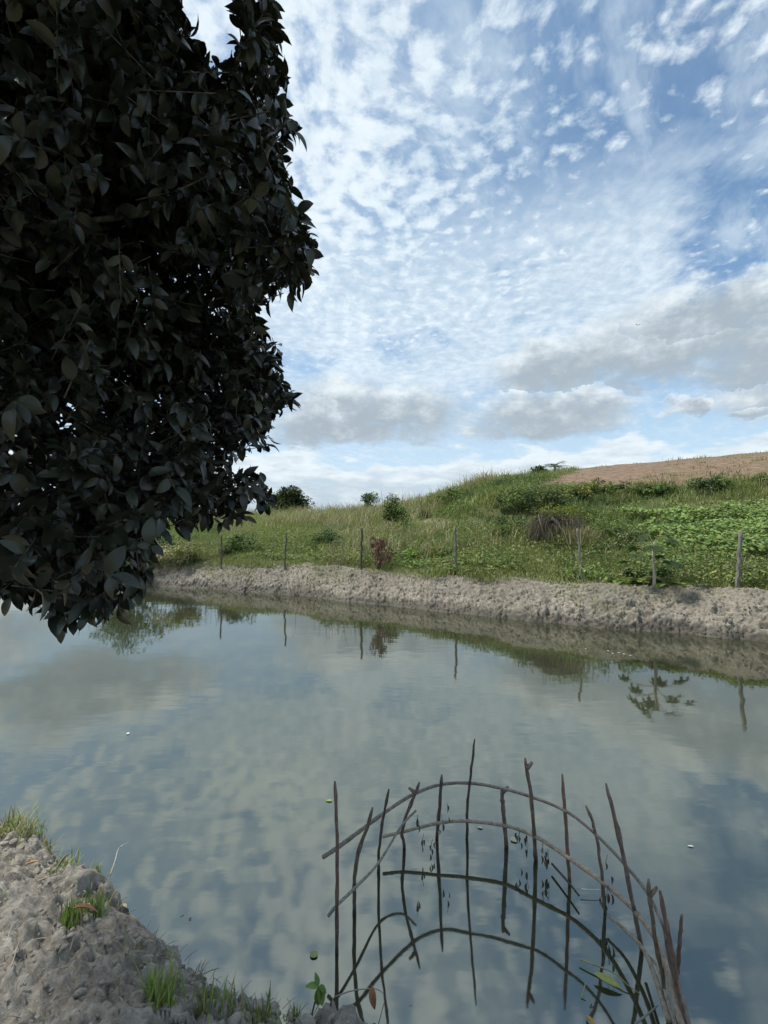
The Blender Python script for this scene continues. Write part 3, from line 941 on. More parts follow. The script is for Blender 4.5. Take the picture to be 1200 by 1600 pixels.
shrub('ridge_bush', 'dark bush at the lower left corner of the brown soil', 'bush', 845, 43, 1.6, 1.3, 1600, .20, ((D_, 1),), 5, 12)
shrub('ridge_bush', 'small green bush on the ridge near the skyline, left of the palm', 'bush', 792, 47, 1.7, .9, 700, .20, ((G_, 1), (O_, 1)), 6, 9)
shrub('dark_shrub', 'dark green shrub in the middle of the hillside thicket', 'shrub', 945, 26, 3.4, .85, 3000, .14, ((D_, 3), (G_, 1)), 7, 30)
shrub('grey_shrub', 'grey-green shrub at the left end of the level terrace', 'shrub', 1108, 25, 2.8, .85, 2400, .13, ((GR_, 2), (D_, 2), (G_, 1)), 8, 24)
shrub('thicket_shrub', 'green shrub in the thicket right of the dark shrub', 'shrub', 1025, 25.5, 3.8, .6, 2600, .14, ((D_, 2), (G_, 2)), 9, 28)
shrub('thicket_shrub', 'tall shrub at the right edge below the brown soil', 'shrub', 1195, 25.5, 3.6, .7, 2400, .14, ((D_, 2), (G_, 2)), 10, 24)
shrub('large_shrub', 'large mixed green shrub behind the heap of dry brush', 'shrub', 828, 19.5, 3.8, 1.2, 6500, .10, ((G_, 4), (D_, 2), (GR_, 1)), 11, 44)
shrub('weed_shrub', 'dark leafy bush low on the slope left of the dry brush', 'bush', 790, 15.6, 1.5, .85, 2200, .085, ((G_, 2), (D_, 3)), 12, 18)
shrub('weed_shrub', 'pale green bush just right of the dry brush heap', 'bush', 955, 13.6, 2.0, 1.0, 2800, .085, ((G_, 3), (GR_, 2), (Y_, 1)), 13, 20)
shrub('weed_shrub', 'dark bush around the foot of the papaya sapling', 'bush', 1010, 10.5, 1.3, .28, 1500, .08, ((D_, 3), (G_, 1)), 14, 14)
shrub('weed_shrub', 'green bush right of the brown withered shrub', 'bush', 668, 14.6, 1.9, .42, 1900, .09, ((G_, 2), (B_, 1), (D_, 1)), 15, 16)
shrub('weed_shrub', 'bushy green mound left of the post with the withered shrub', 'bush', 505, 18.2, 2.6, .85, 2300, .10, ((G_, 2), (D_, 2), (GR_, 1)), 16, 18)
shrub('weed_shrub', 'dark green bush below the hanging branch tip', 'bush', 375, 17.5, 2.0, .9, 1900, .10, ((G_, 2), (D_, 2)), 17, 16)
shrub('weed_shrub', 'grassy green hump halfway up the slope above the papaya sapling', 'bush', 900, 22, 2.4, .9, 2000, .12, ((G_, 2), (Y_, 2)), 18, 16)
shrub('weed_shrub', 'rounded bush on the slope below the skyline hump', 'bush', 700, 24.5, 2.6, 1.0, 1800, .13, ((G_, 3), (D_, 1)), 19, 16)
shrub('bank_shrub', 'broad bush on the far bank mostly hidden by the hanging leaves', 'bush', 212, 16.4, 2.6, 2.0, 4200, .11, ((G_, 2), (D_, 3)), 20, 26)
shrub('bank_shrub', 'low dry olive bush on the far bank beside the leftmost post', 'bush', 285, 16.3, 2.0, 1.0, 2000, .10, ((O_, 2), (DR_, 2), (G_, 1)), 21, 18)
shrub('bank_shrub', 'outer bush at the left end of the far bank', 'bush', 120, 17.2, 2.4, 1.6, 2600, .11, ((G_, 2), (D_, 2), (DR_, 1)), 22, 20)


# the withered red-brown shrub beside the middle post
def dead_shrub():
    rng = np.random.default_rng(41)
    X, Y = float(wpos(592, 13.4)), 13.4; z0 = float(ground_z(np.array(X), np.array(Y))) - .03
    th = thing('withered_shrub', (X, Y, z0), 'withered red-brown shrub with drooping dead leaves beside a fence post', 'shrub')
    g, s = Geo(), Geo(); tips = []
    for k in range(16):
        a = rng.uniform(0, 6.28); e = np.array([math.cos(a) * rng.uniform(.1, .5), math.sin(a) * .35, rng.uniform(.5, 1.0)])
        c = curve([(rng.normal(0, .04), rng.normal(0, .04), 0), e * (.4, .4, .7), e], 8); tips.append(c)
        s.add(*tube(c, np.linspace(.012, .004, 8), 4), tint=(.13, .09, .065))
    P = np.concatenate([c[3:] for c in tips]); P = P[rng.integers(0, len(P), 420)] + rng.normal(0, .06, (420, 3))
    P[:, 2] = np.maximum(P[:, 2], .05)
    a = rng.uniform(0, 6.28, 420)
    rot = frames(np.stack([np.cos(a) * .5, np.sin(a) * .5, -np.ones(420)], 1), np.stack([np.cos(a), np.sin(a), np.full(420, .3)], 1))
    scatter(g, L5, P, rot, rng.uniform(.06, .12, 420), pick([(.16, .085, .06), (.21, .125, .09), (.11, .075, .05)], [2, 2, 1], 420, rng))
    obj('stems', s.mesh('stems', M_STICK, off=(0, 0, 0)), th); obj('dead_leaves', g.mesh('dead_leaves', M_LITTER), th)


dead_shrub()


def dry_stalks():
    rng = np.random.default_rng(43)
    for k, (px, lab) in enumerate([(520, 'thin clump of dry weed stalks between two left posts'), (552, 'thin dry weed stalks just left of the middle post'),
                                   (330, 'dry yellow weed stalks in front of the leftmost post'), (268, 'pale dry grass clump at the left end of the bank crest')]):
        Y = float(yfar(np.array(wpos(px, 13.6)))) + 1.7
        X = float(wpos(px, Y)); Y = float(yfar(np.array(X))) + 1.75; z0 = float(ground_z(np.array(X), np.array(Y)))
        th = thing('weed_stalks', (X, Y, z0), lab, 'weeds')
        for j in range(24):
            g = Geo()
            b = np.array([rng.normal(0, .35), rng.normal(0, .12), -.02]); hh = rng.uniform(.4, .85)
            e = b + np.array([rng.normal(0, .08), rng.normal(0, .05), hh])
            c = curve([b, (b + e) / 2 + rng.normal(0, .02, 3), e], 6)
            g.add(*tube(c, np.linspace(.006, .003, 6), 3), tint=np.array((.24, .215, .13)) * rng.uniform(.7, 1.2))
            m = 9; P = c[rng.integers(1, 6, m)] + rng.normal(0, .006, (m, 3))
            scatter(g, L3, P, rand_rot(m, rng, 1, None, .5), np.stack([np.full(m, .02), rng.uniform(.04, .08, m), np.full(m, .04)], 1),
                    pick([(.20, .19, .10), (.15, .15, .07), (.24, .18, .12)], [1, 1, 1], m, rng))
            obj('stalk', g.mesh('stalk', M_LITTER), th)


dry_stalks()


def brush_heap():
    rng = np.random.default_rng(47)
    Y = 14.0; X = float(wpos(868, Y)); z0 = float(ground_z(np.array(X), np.array(Y))) + .15
    th = thing('brush_heap', (X, Y, z0), 'heap of grey-brown dry brush topped with yellow-green vine', 'brush heap')
    g = Geo()
    for k in range(420):
        a = rng.uniform(0, 6.28); r = rng.uniform(.2, 1.0) ** .7
        top = np.array([rng.normal(.1, .26), rng.normal(0, .2), rng.uniform(.6, 1.02)])
        foot = np.array([math.cos(a) * r * 1.05, math.sin(a) * r * .8, rng.uniform(-.05, .15)])
        mid = (top + foot) / 2 + np.array([math.cos(a), math.sin(a), .5]) * rng.uniform(.05, .35)
        f = rng.uniform(0, .3)
        c = curve([top, mid, foot], 9)[int(f * 9):]
        g.add(*tube(c, np.linspace(.008, .004, len(c)) * rng.uniform(.7, 1.5), 3), tint=np.array((.15, .13, .095)) * rng.uniform(.45, 1.5))
    obj('dry_stems', g.mesh('dry_stems', M_LITTER), th)
    g = Geo(); n = 1500
    P = rng.normal(0, 1, (n, 3)) * (.36, .28, .09) + (.18, -.1, .98)
    k = rng.uniform(0, 1, n) < .35; P[k] += np.array([.55, 0, -.2]) + rng.normal(0, .08, (k.sum(), 3))
    s = rng.uniform(.035, .08, n)
    scatter(g, L3, P, rand_rot(n, rng), s, pick([(.17, .21, .035), (.12, .17, .03), (.2, .22, .05)], [2, 2, 1], n, rng))
    obj('vine_cover', g.mesh('vine_cover', M_LEAF), th)
    g = Geo(); n = 700
    P = np.stack([rng.normal(.35, .3, n), -.55 + rng.normal(0, .25, n), rng.uniform(0, .35, n)], 1)
    blades(g, P * (1, 1, .0), rng.uniform(.25, .75, n), rng.uniform(.010, .018, n), rng.uniform(.4, 1, n), pick([C_DRY, (.17, .16, .08)], [2, 1], n, rng), rng)
    obj('dry_grass', g.mesh('dry_grass', M_GRASS), th)


brush_heap()


def fern_geo(rng, size, nfr, pal):
    g = Geo()
    for k in range(nfr):
        a = k / nfr * 6.283 + rng.uniform(-.4, .4); L = size * rng.uniform(.7, 1.15); el = rng.uniform(.5, 1.2)
        d = np.array([math.cos(a), math.sin(a)])
        u = np.linspace(0, 1, 9)
        out = L * (u * math.cos(el) + .22 * u ** 2); up = L * (u * math.sin(el) - .62 * u ** 2)
        ax = np.stack([d[0] * out, d[1] * out, np.maximum(up, -.05)], 1)
        col = np.array(pal[rng.integers(0, len(pal))]) * rng.uniform(.8, 1.25)
        g.add(*tube(ax, np.linspace(.004, .0015, 9), 3, cap=False), tint=col * .8)
        m = 13; uu = np.linspace(.14, .97, m)
        P = np.stack([np.interp(uu, u, ax[:, i]) for i in range(3)], 1); T = norm(np.gradient(P, axis=0))
        for s in (-1, 1):
            side = np.cross(T, (0, 0, 1)) * s
            dirs = side + T * .45 + np.array([0, 0, -.15])
            ln = L * .27 * np.sin(np.clip(uu * 1.05, 0, 1) * math.pi * .9 + .22) ** .8
            rot = frames(dirs, np.tile(np.cross(side, T) * s * -1 + (0, 0, .8), (1, 1)))
            scatter(g, L3, P, rot, np.stack([ln * .75, ln, ln], 1), np.tile(col, (m, 1)) * rng.uniform(.85, 1.15, (m, 1)))
    return g


def build_ferns():
    rng = np.random.default_rng(53)
    meshes = [fern_geo(np.random.default_rng(500 + k), .58, 12 + k % 4, [(.19, .24, .07), (.13, .185, .05), (.24, .26, .11)]).mesh('fern', M_LEAF) for k in range(6)]
    lab = {'mid': 'arching green fern in the row along the fence behind the far bank', 'papaya': 'yellow-green fern at the foot of the papaya sapling'}
    spots = [(rng.uniform(420, 640), rng.uniform(1.7, 3.4), 'mid') for k in range(17)] + [(rng.uniform(640, 800), rng.uniform(1.6, 2.8), 'mid') for k in range(11)]
    spots += [(962, 1.55, 'papaya'), (985, 1.75, 'papaya'), (1003, 1.45, 'papaya'), (1040, 1.6, 'papaya'), (1072, 1.55, 'papaya'), (1085, 2.0, 'papaya')]
    for i, (px, d, k) in enumerate(spots):
        X = float(wpos(px, 13.5 if k == 'mid' else 9.8)); Y = float(yfar(np.array(X))) + d * float(bs(X)) / .87; X = float(wpos(px, Y)); Y = float(yfar(np.array(X))) + d * float(bs(X)) / .87
        if k == 'mid':
            lb = ('arching green fern around the thin weathered post left of centre' if px < 480 else 'arching green fern halfway between the thin post and the dark post' if px < 545 else
                  'arching green fern around the dark post by the withered shrub' if px < 600 else 'arching green fern between the withered shrub and the slim leaning post' if px < 690 else
                  'arching green fern around the slim leaning post' if px < 735 else 'arching green fern between the slim leaning post and the dry brush')
        else: lb = 'yellow-green fern left of the papaya stem' if px < 1015 else 'yellow-green fern right of the papaya stem'
        o = obj('fern', meshes[i % 6], None, (X, Y, float(ground_z(np.array(X), np.array(Y)))), lb, 'fern',
                'ferns along the fence' if k == 'mid' else 'ferns around the papaya sapling')
        s = rng.uniform(.75, 1.25) * (.8 if k != 'mid' else 1); o.scale = (s, s, s); o.rotation_euler = (0, 0, rng.uniform(0, 6.28))


build_ferns()


def palm():
    rng = np.random.default_rng(59); Y = 48.0; X = float(wpos(868, Y)); z0 = float(ground_z(np.array(X), np.array(Y))) - .05
    th = thing('palm', (X, Y, z0), 'small palm with feathery fronds on the ridge left of the brown soil', 'palm')
    b = Geo(); b.add(*tube([(0, 0, 0), (.03, 0, .4), (.02, 0, .8)], [.13, .11, .09], 7, .1), tint=(.1, .085, .06)); obj('trunk', b.mesh('trunk', M_BARK), th)
    for k in range(13):
        g = Geo(); a = k / 13 * 6.283; L = rng.uniform(1.0, 1.6); el = rng.uniform(.35, 1.25); u = np.linspace(0, 1, 9)
        out = L * (u * math.cos(el) + .2 * u ** 2); up = .75 + L * (u * math.sin(el) - .5 * u ** 2)
        ax = np.stack([math.cos(a) * out, math.sin(a) * out, up], 1); g.add(*tube(ax, np.linspace(.022, .006, 9), 3), tint=(.06, .085, .03))
        T = norm(np.gradient(ax, axis=0))
        for s in (-1, 1):
            dirs = np.cross(T, (0, 0, 1)) * s + T * .8 + (0, 0, -.25)
            scatter(g, L3, ax[1:], frames(dirs[1:], np.tile((0, 0, 1.), (8, 1))), np.stack([np.full(8, .14), np.full(8, .42), np.full(8, .3)], 1), np.tile((.045, .07, .024), (8, 1)))
        obj('frond', g.mesh('frond', M_LEAF), th)


palm()


def papaya():
    rng = np.random.default_rng(61); Y = 9.6; X = float(wpos(1020, Y)); z0 = float(ground_z(np.array(X), np.array(Y))) - .03
    th = thing('papaya_sapling', (X, Y, z0), 'young papaya plant with pale stem and lobed dark leaves on the far bank', 'papaya')
    b = Geo(); ax = curve([(0, 0, 0), (.015, 0, .35), (.0, .01, .7), (.02, 0, 1.02)], 10)
    b.add(*tube(ax, np.linspace(.036, .024, 10), 8, .08), tint=(.33, .31, .25)); obj('stem', b.mesh('stem', M_POST), th)
    lobes = [(-2.2, .55), (-1.45, .75), (-.75, .92), (0, 1.0), (.75, .92), (1.45, .75), (2.2, .55)]
    for k in range(15):
        a = k * 2.4; lev = k / 14; z = .55 + lev * .47
        L = rng.uniform(.38, .62) * (1.05 - .35 * lev); el = -.05 + lev * .75
        tip = np.array([math.cos(a) * L * math.cos(el), math.sin(a) * L * math.cos(el), z + L * math.sin(el)])
        base = np.array([0.01, 0, z])
        lf = Geo(); pt = Geo()
        pt.add(*tube(curve([base, (base + tip) / 2 + (0, 0, .05), tip], 6), np.linspace(.008, .005, 6), 5), tint=(.17, .20, .08))
        R_ = frames(np.array([[math.cos(a), math.sin(a), -.45 + rng.normal(0, .15)]]), np.array([[0, 0, 1.]]) + rng.normal(0, .2, (1, 3)))[0]
        sz = rng.uniform(.20, .28)
        tmp = leaf_template(3, .36, .15, .15)
        for ang, ln in lobes:
            c, s_ = math.cos(ang), math.sin(ang); Rz = np.array([[c, s_, 0], [-s_, c, 0], [0, 0, 1.]])
            scatter(lf, tmp, tip[None], (R_ @ Rz)[None], np.array([[sz * ln * 1.25, sz * ln, sz * ln]]), np.array([(.040, .066, .024)]) * rng.uniform(.8, 1.3))
        o = obj('leaf', lf.mesh('leaf', M_LEAF), th); obj('leaf_stalk', pt.mesh('leaf_stalk', M_LITTER), o)


papaya()

# ------------------------------------------------------------------ fence posts
POSTS = [(346, 835, 997, .065, (.13, .12, .10), 'slender grey fence post at the left, nearest the hanging leaves'),
         (447, 832, 1009, .07, (.15, .14, .12), 'thin weathered fence post among the ferns left of centre'),
         (565, 825, 1030, .085, (.12, .11, .095), 'dark fence post beside the withered red-brown shrub'),
         (710, 823, 1060, .075, (.21, .20, .175), 'slim grey leaning fence post right of centre'),
         (903, 826, 1093, .085, (.27, .25, .21), 'pale fence post standing against the dry brush heap'),
         (1157, 830, 1137, .10, (.26, .25, .225), 'thick pale grey fence post at the right edge')]
for i, (px, ty, ry, w, col, lab) in enumerate(POSTS):
    Y = 2 * CAM_H * FPX / (ty + ry - 2 * 818.6); p = at(px, ty, Y)
    zb = float(ground_z(np.array(p.x), np.array(Y))); H = p.z - zb
    rng = np.random.default_rng(600 + i); n = 12
    u = np.linspace(-.12 / H, 1, n)
    lean = rng.normal(0, .035, 2); col = tuple(np.array(col) * .8)
    if i == 3: lean = np.array([-.05, .0])
    ax = np.stack([(u - 1) * H * -lean[0] * -1 + .012 * rng.normal(0, 1, n), (u - 1) * H * lean[1] + .006 * rng.normal(0, 1, n), u * H], 1)
    g = Geo(); g.add(*tube(ax, np.full(n, w / 2 * .80) * (1 + rng.uniform(-.07, .07, n)), 8 if i < 4 else 4, .07, True, i, i >= 4), tint=col)
    obj('fence_post', g.mesh('fence_post', M_POST, smooth=i < 4), None, (p.x, Y, zb), lab, 'fence post', 'fence posts on the far bank')

p = on_z(1095, 917, .80)
g = Geo(); g.add(*tube(curve([(-.22, .05, .02), (0, .0, .035), (.24, -.03, .05)], 7), np.linspace(.028, .02, 7), 6, .12), tint=(.36, .33, .28))
obj('fallen_stick', g.mesh('fallen_stick', M_STICK), None, (p.x, p.y, float(ground_z(np.array(p.x), np.array(p.y))) + .03), 'pale fallen stick lying on the crest of the far bank', 'stick')

# ------------------------------------------------------------------ ring of sticks in the water
def stick_ring():
    rng = np.random.default_rng(71)
    base = on_z(790, 1420, 0)
    off = np.array((base.x, base.y, 0))
    th = thing('stick_enclosure', tuple(base), 'enclosure of upright sticks tied with bent branch hoops standing in the shallow water', 'stick fence')
    S = [  # top px, top depth, [bends], waterline px, radius, tint
        ((524, 1220), 2.20, [((527, 1327), 2.21)], (526, 1489), .0135, (.115, .075, .062)),
        ((583, 1262), 2.40, [((557, 1347), 2.43)], (554, 1427), .0155, (.10, .082, .06)),
        ((608, 1232), 2.53, [((594, 1310), 2.65)], (591, 1362), .0125, (.075, .06, .045)),
        ((656, 1222), 2.78, [((630, 1290), 2.88)], (631, 1325), .0150, (.10, .08, .062)),
        ((690, 1210), 2.88, [], (683, 1311), .0165, (.085, .066, .055)),
        ((742, 1155), 2.81, [((732, 1245), 2.94)], (729, 1309), .0125, (.07, .055, .045)),
        ((784, 1231), 2.90, [((786, 1262), 2.92)], (791, 1324), .0185, (.12, .09, .075)),
        ((820, 1185), 2.73, [((831, 1255), 2.78)], (837, 1344), .0165, (.115, .085, .07)),
        ((879, 1209), 2.66, [], (890, 1378), .0155, (.15, .085, .07)),
        ((916, 1259), 2.52, [((935, 1318), 2.49)], (945, 1426), .0125, (.12, .09, .07)),
        ((947, 1225), 2.20, [((975, 1345), 2.22)], (1003, 1485), .0150, (.12, .09, .075)),
        ((1012, 1372), 1.93, [((1023, 1457), 1.95)], (1047, 1590), .0125, (.11, .085, .06)),
        ((1030, 1392), 1.86, [((1052, 1500), 1.88)], (1068, 1605), .0150, (.12, .08, .065)),
        ((1066, 1429), 2.03, [((1062, 1480), 2.05)], (1056, 1545), .0120, (.12, .085, .07))]
    for i, (tp, ty, mid, wl, r, col) in enumerate(S):
        w = on_z(wl[0], wl[1], 0); top = at(tp[0], tp[1], ty)
        pts = [top] + [at(a[0], a[1], d) for a, d in mid] + [w]
        dn = (Vector(pts[-1]) - Vector(pts[-2])).normalized(); pts.append(Vector(pts[-1]) + dn * .55)
        c = curve(pts, 26); n = len(c); c = c + rng.normal(0, .0011, c.shape)
        rr = r * .72 * np.linspace(.80, 1.1, n) * (1 + rng.uniform(-.12, .12, n)); rr[rng.integers(2, n - 4, 3)] *= 1.28; rr[0] *= .55; c = c + .0026 * np.stack([vnoise(np.arange(n) * .33, i, 1.5 * k_, 90) for k_ in range(3)], 1); col = tuple(np.array(col) * 1.55)
        g = Geo(); g.add(*tube(c - off, rr, 8, .07, True, i), tint=col)
        if i in (3, 6, 11, 7):                       # stubs of cut side twigs
            k = 2 if i != 11 else 3; dv = Vector((rng.uniform(.3, .9) * (-1 if i == 3 else 1), -.2, .8)).normalized()
            q = np.array(c[k]) - off
            g.add(*tube([q, q + np.array(dv) * .03, q + np.array(dv) * .055], [r * .9, r * .7, r * .5], 6, .1), tint=np.array(col) * 1.2)
        obj('stake', g.mesh('stake', M_STICK), th)
    H = [([(506, 1336, 2.30), (527, 1322, 2.39), (565, 1294, 2.52), (600, 1268, 2.67), (646, 1239, 2.85), (689, 1224, 2.94), (735, 1222, 2.93), (783, 1230, 2.88),
           (829, 1243, 2.81), (884, 1266, 2.67), (930, 1302, 2.50), (975, 1349, 2.28), (1012, 1397, 2.12), (1040, 1462, 1.99), (1060, 1540, 1.88), (1078, 1612, 1.78)],
          (.011, .0062), (.20, .175, .145)),
         ([(598, 1305, 2.955), (631, 1297, 2.985), (684, 1284, 3.01), (730, 1281, 3.005), (789, 1288, 2.955), (836, 1305, 2.845), (890, 1340, 2.69), (943, 1378, 2.50),
           (985, 1415, 2.30), (1020, 1460, 2.10), (1040, 1515, 1.97), (1052, 1560, 1.90), (1066, 1612, 1.80)], (.0095, .0135), (.34, .28, .215)),
         ([(513, 1428, 2.28), (526, 1412, 2.30), (556, 1383, 2.44), (592, 1345, 2.66), (626, 1290, 2.83), (650, 1264, 2.85)], (.0085, .006), (.26, .24, .20)),
         ([(861, 1347, 2.83), (886, 1375, 2.68), (903, 1396, 2.58)], (.007, .005), (.06, .05, .04)),
         ([(947, 1426, 2.44), (975, 1450, 2.34), (1003, 1480, 2.20), (1022, 1525, 2.05), (1042, 1590, 1.88)], (.007, .012), (.30, .26, .20)),
         ([(1006, 1486, 2.22), (1024, 1505, 2.10), (1040, 1556, 1.95), (1056, 1612, 1.84)], (.007, .009), (.32, .28, .21)),
         ([(1034, 1440, 2.02), (1044, 1500, 1.95), (1060, 1560, 1.88), (1072, 1615, 1.82)], (.006, .009), (.16, .12, .09))]
    hoops = []
    for i, (pp, (r0, r1), col) in enumerate(H):
        c = curve([at(*q) for q in pp], 6 * len(pp)); c[:, 1] -= .013
        n = len(c); rr = np.linspace(r0, r1, n) * (1 + np.random.default_rng(i).uniform(-.08, .08, n))
        g = Geo(); g.add(*tube(c - off, rr, 8, .06, True, 30 + i), tint=col); hoops.append(c)
        obj('hoop', g.mesh('hoop', M_STICK), th)
    # shrivelled leaves still hanging on the hoops
    spr = [(652, 1280, 2.86, 5), (662, 1310, 2.9, 9), (676, 1318, 2.92, 10), (698, 1262, 2.92, 2), (690, 1280, 2.93, 5), (812, 1305, 2.88, 11), (822, 1312, 2.85, 9),
           (848, 1325, 2.80, 12), (856, 1335, 2.78, 10), (949, 1345, 2.46, 7), (943, 1400, 2.44, 10), (950, 1392, 2.44, 8)]
    for px, py, Y, m in spr:
        m = max(2, int(m * .4))
        g = Geo(); q = np.array(at(px, py, Y)) - off
        P = q + rng.normal(0, .012, (m, 3)) * (1, 1, 1.3); P[:, 2] -= np.linspace(0, .05, m)
        for e in P[::2]: g.add(*tube([q + (0, 0, .03), (q + e) / 2 + rng.normal(0, .006, 3), e], [.0016, .0013, .001], 3), tint=(.07, .055, .042))
        a = rng.uniform(0, 6.28, m)
        rot = frames(np.stack([np.cos(a) * .35, np.sin(a) * .35, -np.ones(m)], 1), np.stack([np.cos(a), np.sin(a), np.full(m, .2)], 1))
        s = rng.uniform(.035, .06, m)
        scatter(g, leaf_template(3, .42, .9, .3), P, rot, np.stack([s * .7, s, s], 1), pick([(.10, .085, .065), (.16, .135, .10)], [2, 1], m, rng))
        obj('dead_leaf_sprig', g.mesh('dead_leaf_sprig', M_LITTER), th)


stick_ring()

# ------------------------------------------------------------------ near bank: grass tufts and litter
def tuft(px, py, z, h, n, spread, pal, lab, seed, lean=(.1, .7), w=(.0028, .005)):
    n = int(n * 1.25); rng = np.random.default_rng(seed)
    p = on_z(px, py, z); zz = max(float(near_z(np.array(p.x), np.array(p.y))), 0.0) + .012
    b = rng.normal(0, 1, (n, 3)) * (spread, spread, 0); b[:, 2] = -.015
    g = Geo()
    L = rng.uniform(*lean, n); hh = rng.uniform(.45, 1.1, n) * h
    a = rng.uniform(0, 6.283, n) * .5 + np.arctan2(b[:, 1], b[:, 0]) * .5
    for k in range(n):
        d = np.array([math.cos(a[k]), math.sin(a[k]), 0]); u = np.linspace(0, 1, 6)[:, None]
        ax = b[k] + np.array([0, 0, 1]) * hh[k] * (u - .35 * L[k] * u ** 2.2) + d * hh[k] * L[k] * .75 * u ** 1.8
        s = np.cross(d, (0, 0, 1)); ww = rng.uniform(*w) * .8 * np.array([.8, 1, 1, .85, .55, .04])[:, None]
        v = np.stack([ax - s * ww, ax + s * ww], 1).reshape(-1, 3)
        q = [(2 * i, 2 * i + 1, 2 * i + 3, 2 * i + 2) for i in range(5)]
        g.add(v, q, None, np.array(pal[rng.integers(0, len(pal))]) * rng.uniform(.75, 1.3))
    obj('grass_tuft', g.mesh('grass_tuft', M_GRASS), None, (p.x, p.y, zz), lab, 'grass tuft', 'grass tufts on the near bank')


GP = [(.20, .28, .07), (.24, .31, .09), (.14, .20, .055), (.34, .34, .15)]
GD = [(.22, .23, .10), (.32, .28, .16), (.15, .175, .07)]
tuft(246, 1535, .38, .17, 95, .032, GP, 'lush bright green grass tuft near the bottom of the soil bank', 1)
tuft(150, 1405, .30, .11, 55, .026, GP, 'small green grass tuft beside the rust-brown curled leaf', 2)
tuft(112, 1425, .32, .10, 75, .024, GP, 'wide low grass tuft left of the rust-brown curled leaf', 3)
tuft(18, 1285, .26, .15, 90, .06, GD + GP, 'scrubby dull grass tuft at the left edge where bank meets water', 4, (.3, 1))
tuft(40, 1290, .22, .13, 60, .045, GD + GP, 'grass tuft on the upper tip of the bank', 5, (.3, 1))
tuft(68, 1305, .2, .10, 40, .03, GD, 'sparse drooping grass on the upper waterline of the bank', 6, (.4, 1))
tuft(105, 1352, .24, .12, 45, .035, GD + GP[:2], 'thin grass overhanging the water below the upper tip', 7, (.4, 1))
tuft(140, 1357, .20, .10, 30, .03, GD + GP[:1], 'wispy grass blades on the water edge by the orange leaf', 8, (.4, 1))
tuft(318, 1565, .30, .15, 34, .03, GD + GP[:2], 'sparse tall grass right of the lush tuft', 9)
tuft(352, 1560, .26, .13, 34, .03, GD + GP[:2], 'yellowish grass tuft at the water edge in the lower left', 10)
tuft(405, 1592, .22, .10, 44, .035, GP + GD, 'low grass tuft at the very bottom left of centre', 11)
tuft(455, 1580, .15, .06, 16, .015, GP, 'tiny grass sprig beside the green seedling', 12)
tuft(8, 1262, .2, .18, 26, .03, GD, 'stalky weeds at the far left tip of the bank', 13, (.2, .8))

def dry_litter():
    rng = np.random.default_rng(97); g = Geo(); n = 0
    while n < 420:
        x, d = rng.uniform(-2.9, .3), rng.exponential(.5) + .03; y = float(ynear(np.array(x))) - d
        if y < 1.0 or vnoise(x * 2.5, y * 2.5, 0, 98) < rng.uniform(-.6, .5): continue
        z = float(near_z(np.array(x), np.array(y))) + .035; a = rng.uniform(0, 3.14); L = rng.uniform(.015, .075)
        e = np.array([math.cos(a) * L, math.sin(a) * L, rng.uniform(-.006, .014)])
        g.add(*tube([np.array((x, y, z)), np.array((x, y, z + .004)) + e * .5, np.array((x, y, z)) + e], np.array([.0012, .0016, .0008]) * rng.uniform(.7, 1.4), 3),
              tint=np.array((.30, .26, .19)) * rng.uniform(.35, 1.4)); n += 1
    k = 700; x = rng.uniform(-2.9, .3, k); d = rng.exponential(.45, k) + .03; y = ynear(x) - d
    kk = (y > 1.0) & (vnoise(x * 2.1, y * 2.1, 0, 99) > rng.uniform(-.1, .6, k)); x, y = x[kk], y[kk]; k = len(x)
    gs = Geo(); blades(gs, np.stack([x, y, near_z(x, y) + .005], 1), rng.uniform(.03, .09, k), rng.uniform(.003, .006, k), rng.uniform(.4, 1, k), pick([(.22, .23, .10), (.32, .28, .16), (.17, .22, .07)], [2, 2, 1], k, rng), rng)
    obj('sparse_grass', gs.mesh('sparse_grass', M_GRASS), kind='stuff', label='single thin grass blades scattered over the near bank', cat='grass')
    obj('dry_litter', g.mesh('dry_litter', M_LITTER), kind='stuff', label='bits of dry straw and twig strewn over the near bank', cat='litter')


dry_litter()


def litter(name, px, py, z, size, rz, tilt, col, lab, cat='leaf', fold=.5, droop=.35, width=.42, floaty=False):
    p = on_z(px, py, z); zz = z if floaty else float(near_z(np.array(p.x), np.array(p.y))) + .045
    tv, tq, tt = leaf_template(8, width, fold, droop)
    v = tv * size; v[:, 1] -= size / 2; v[:, 2] -= v[:, 2].min()
    v2 = v + (0, 0, -.0012)                                   # a thin underside
    n = len(v)
    me = mesh(name, np.vstack([v, v2]), np.vstack([tq, tq[:, ::-1] + n]), np.vstack([tt, tt[:, ::-1] + n]), M_LITTER, True, np.tile(col, (2 * n, 1)))
    o = obj(name, me, None, (p.x, p.y, zz), lab, cat); o.rotation_euler = (tilt[0], tilt[1], rz); return o


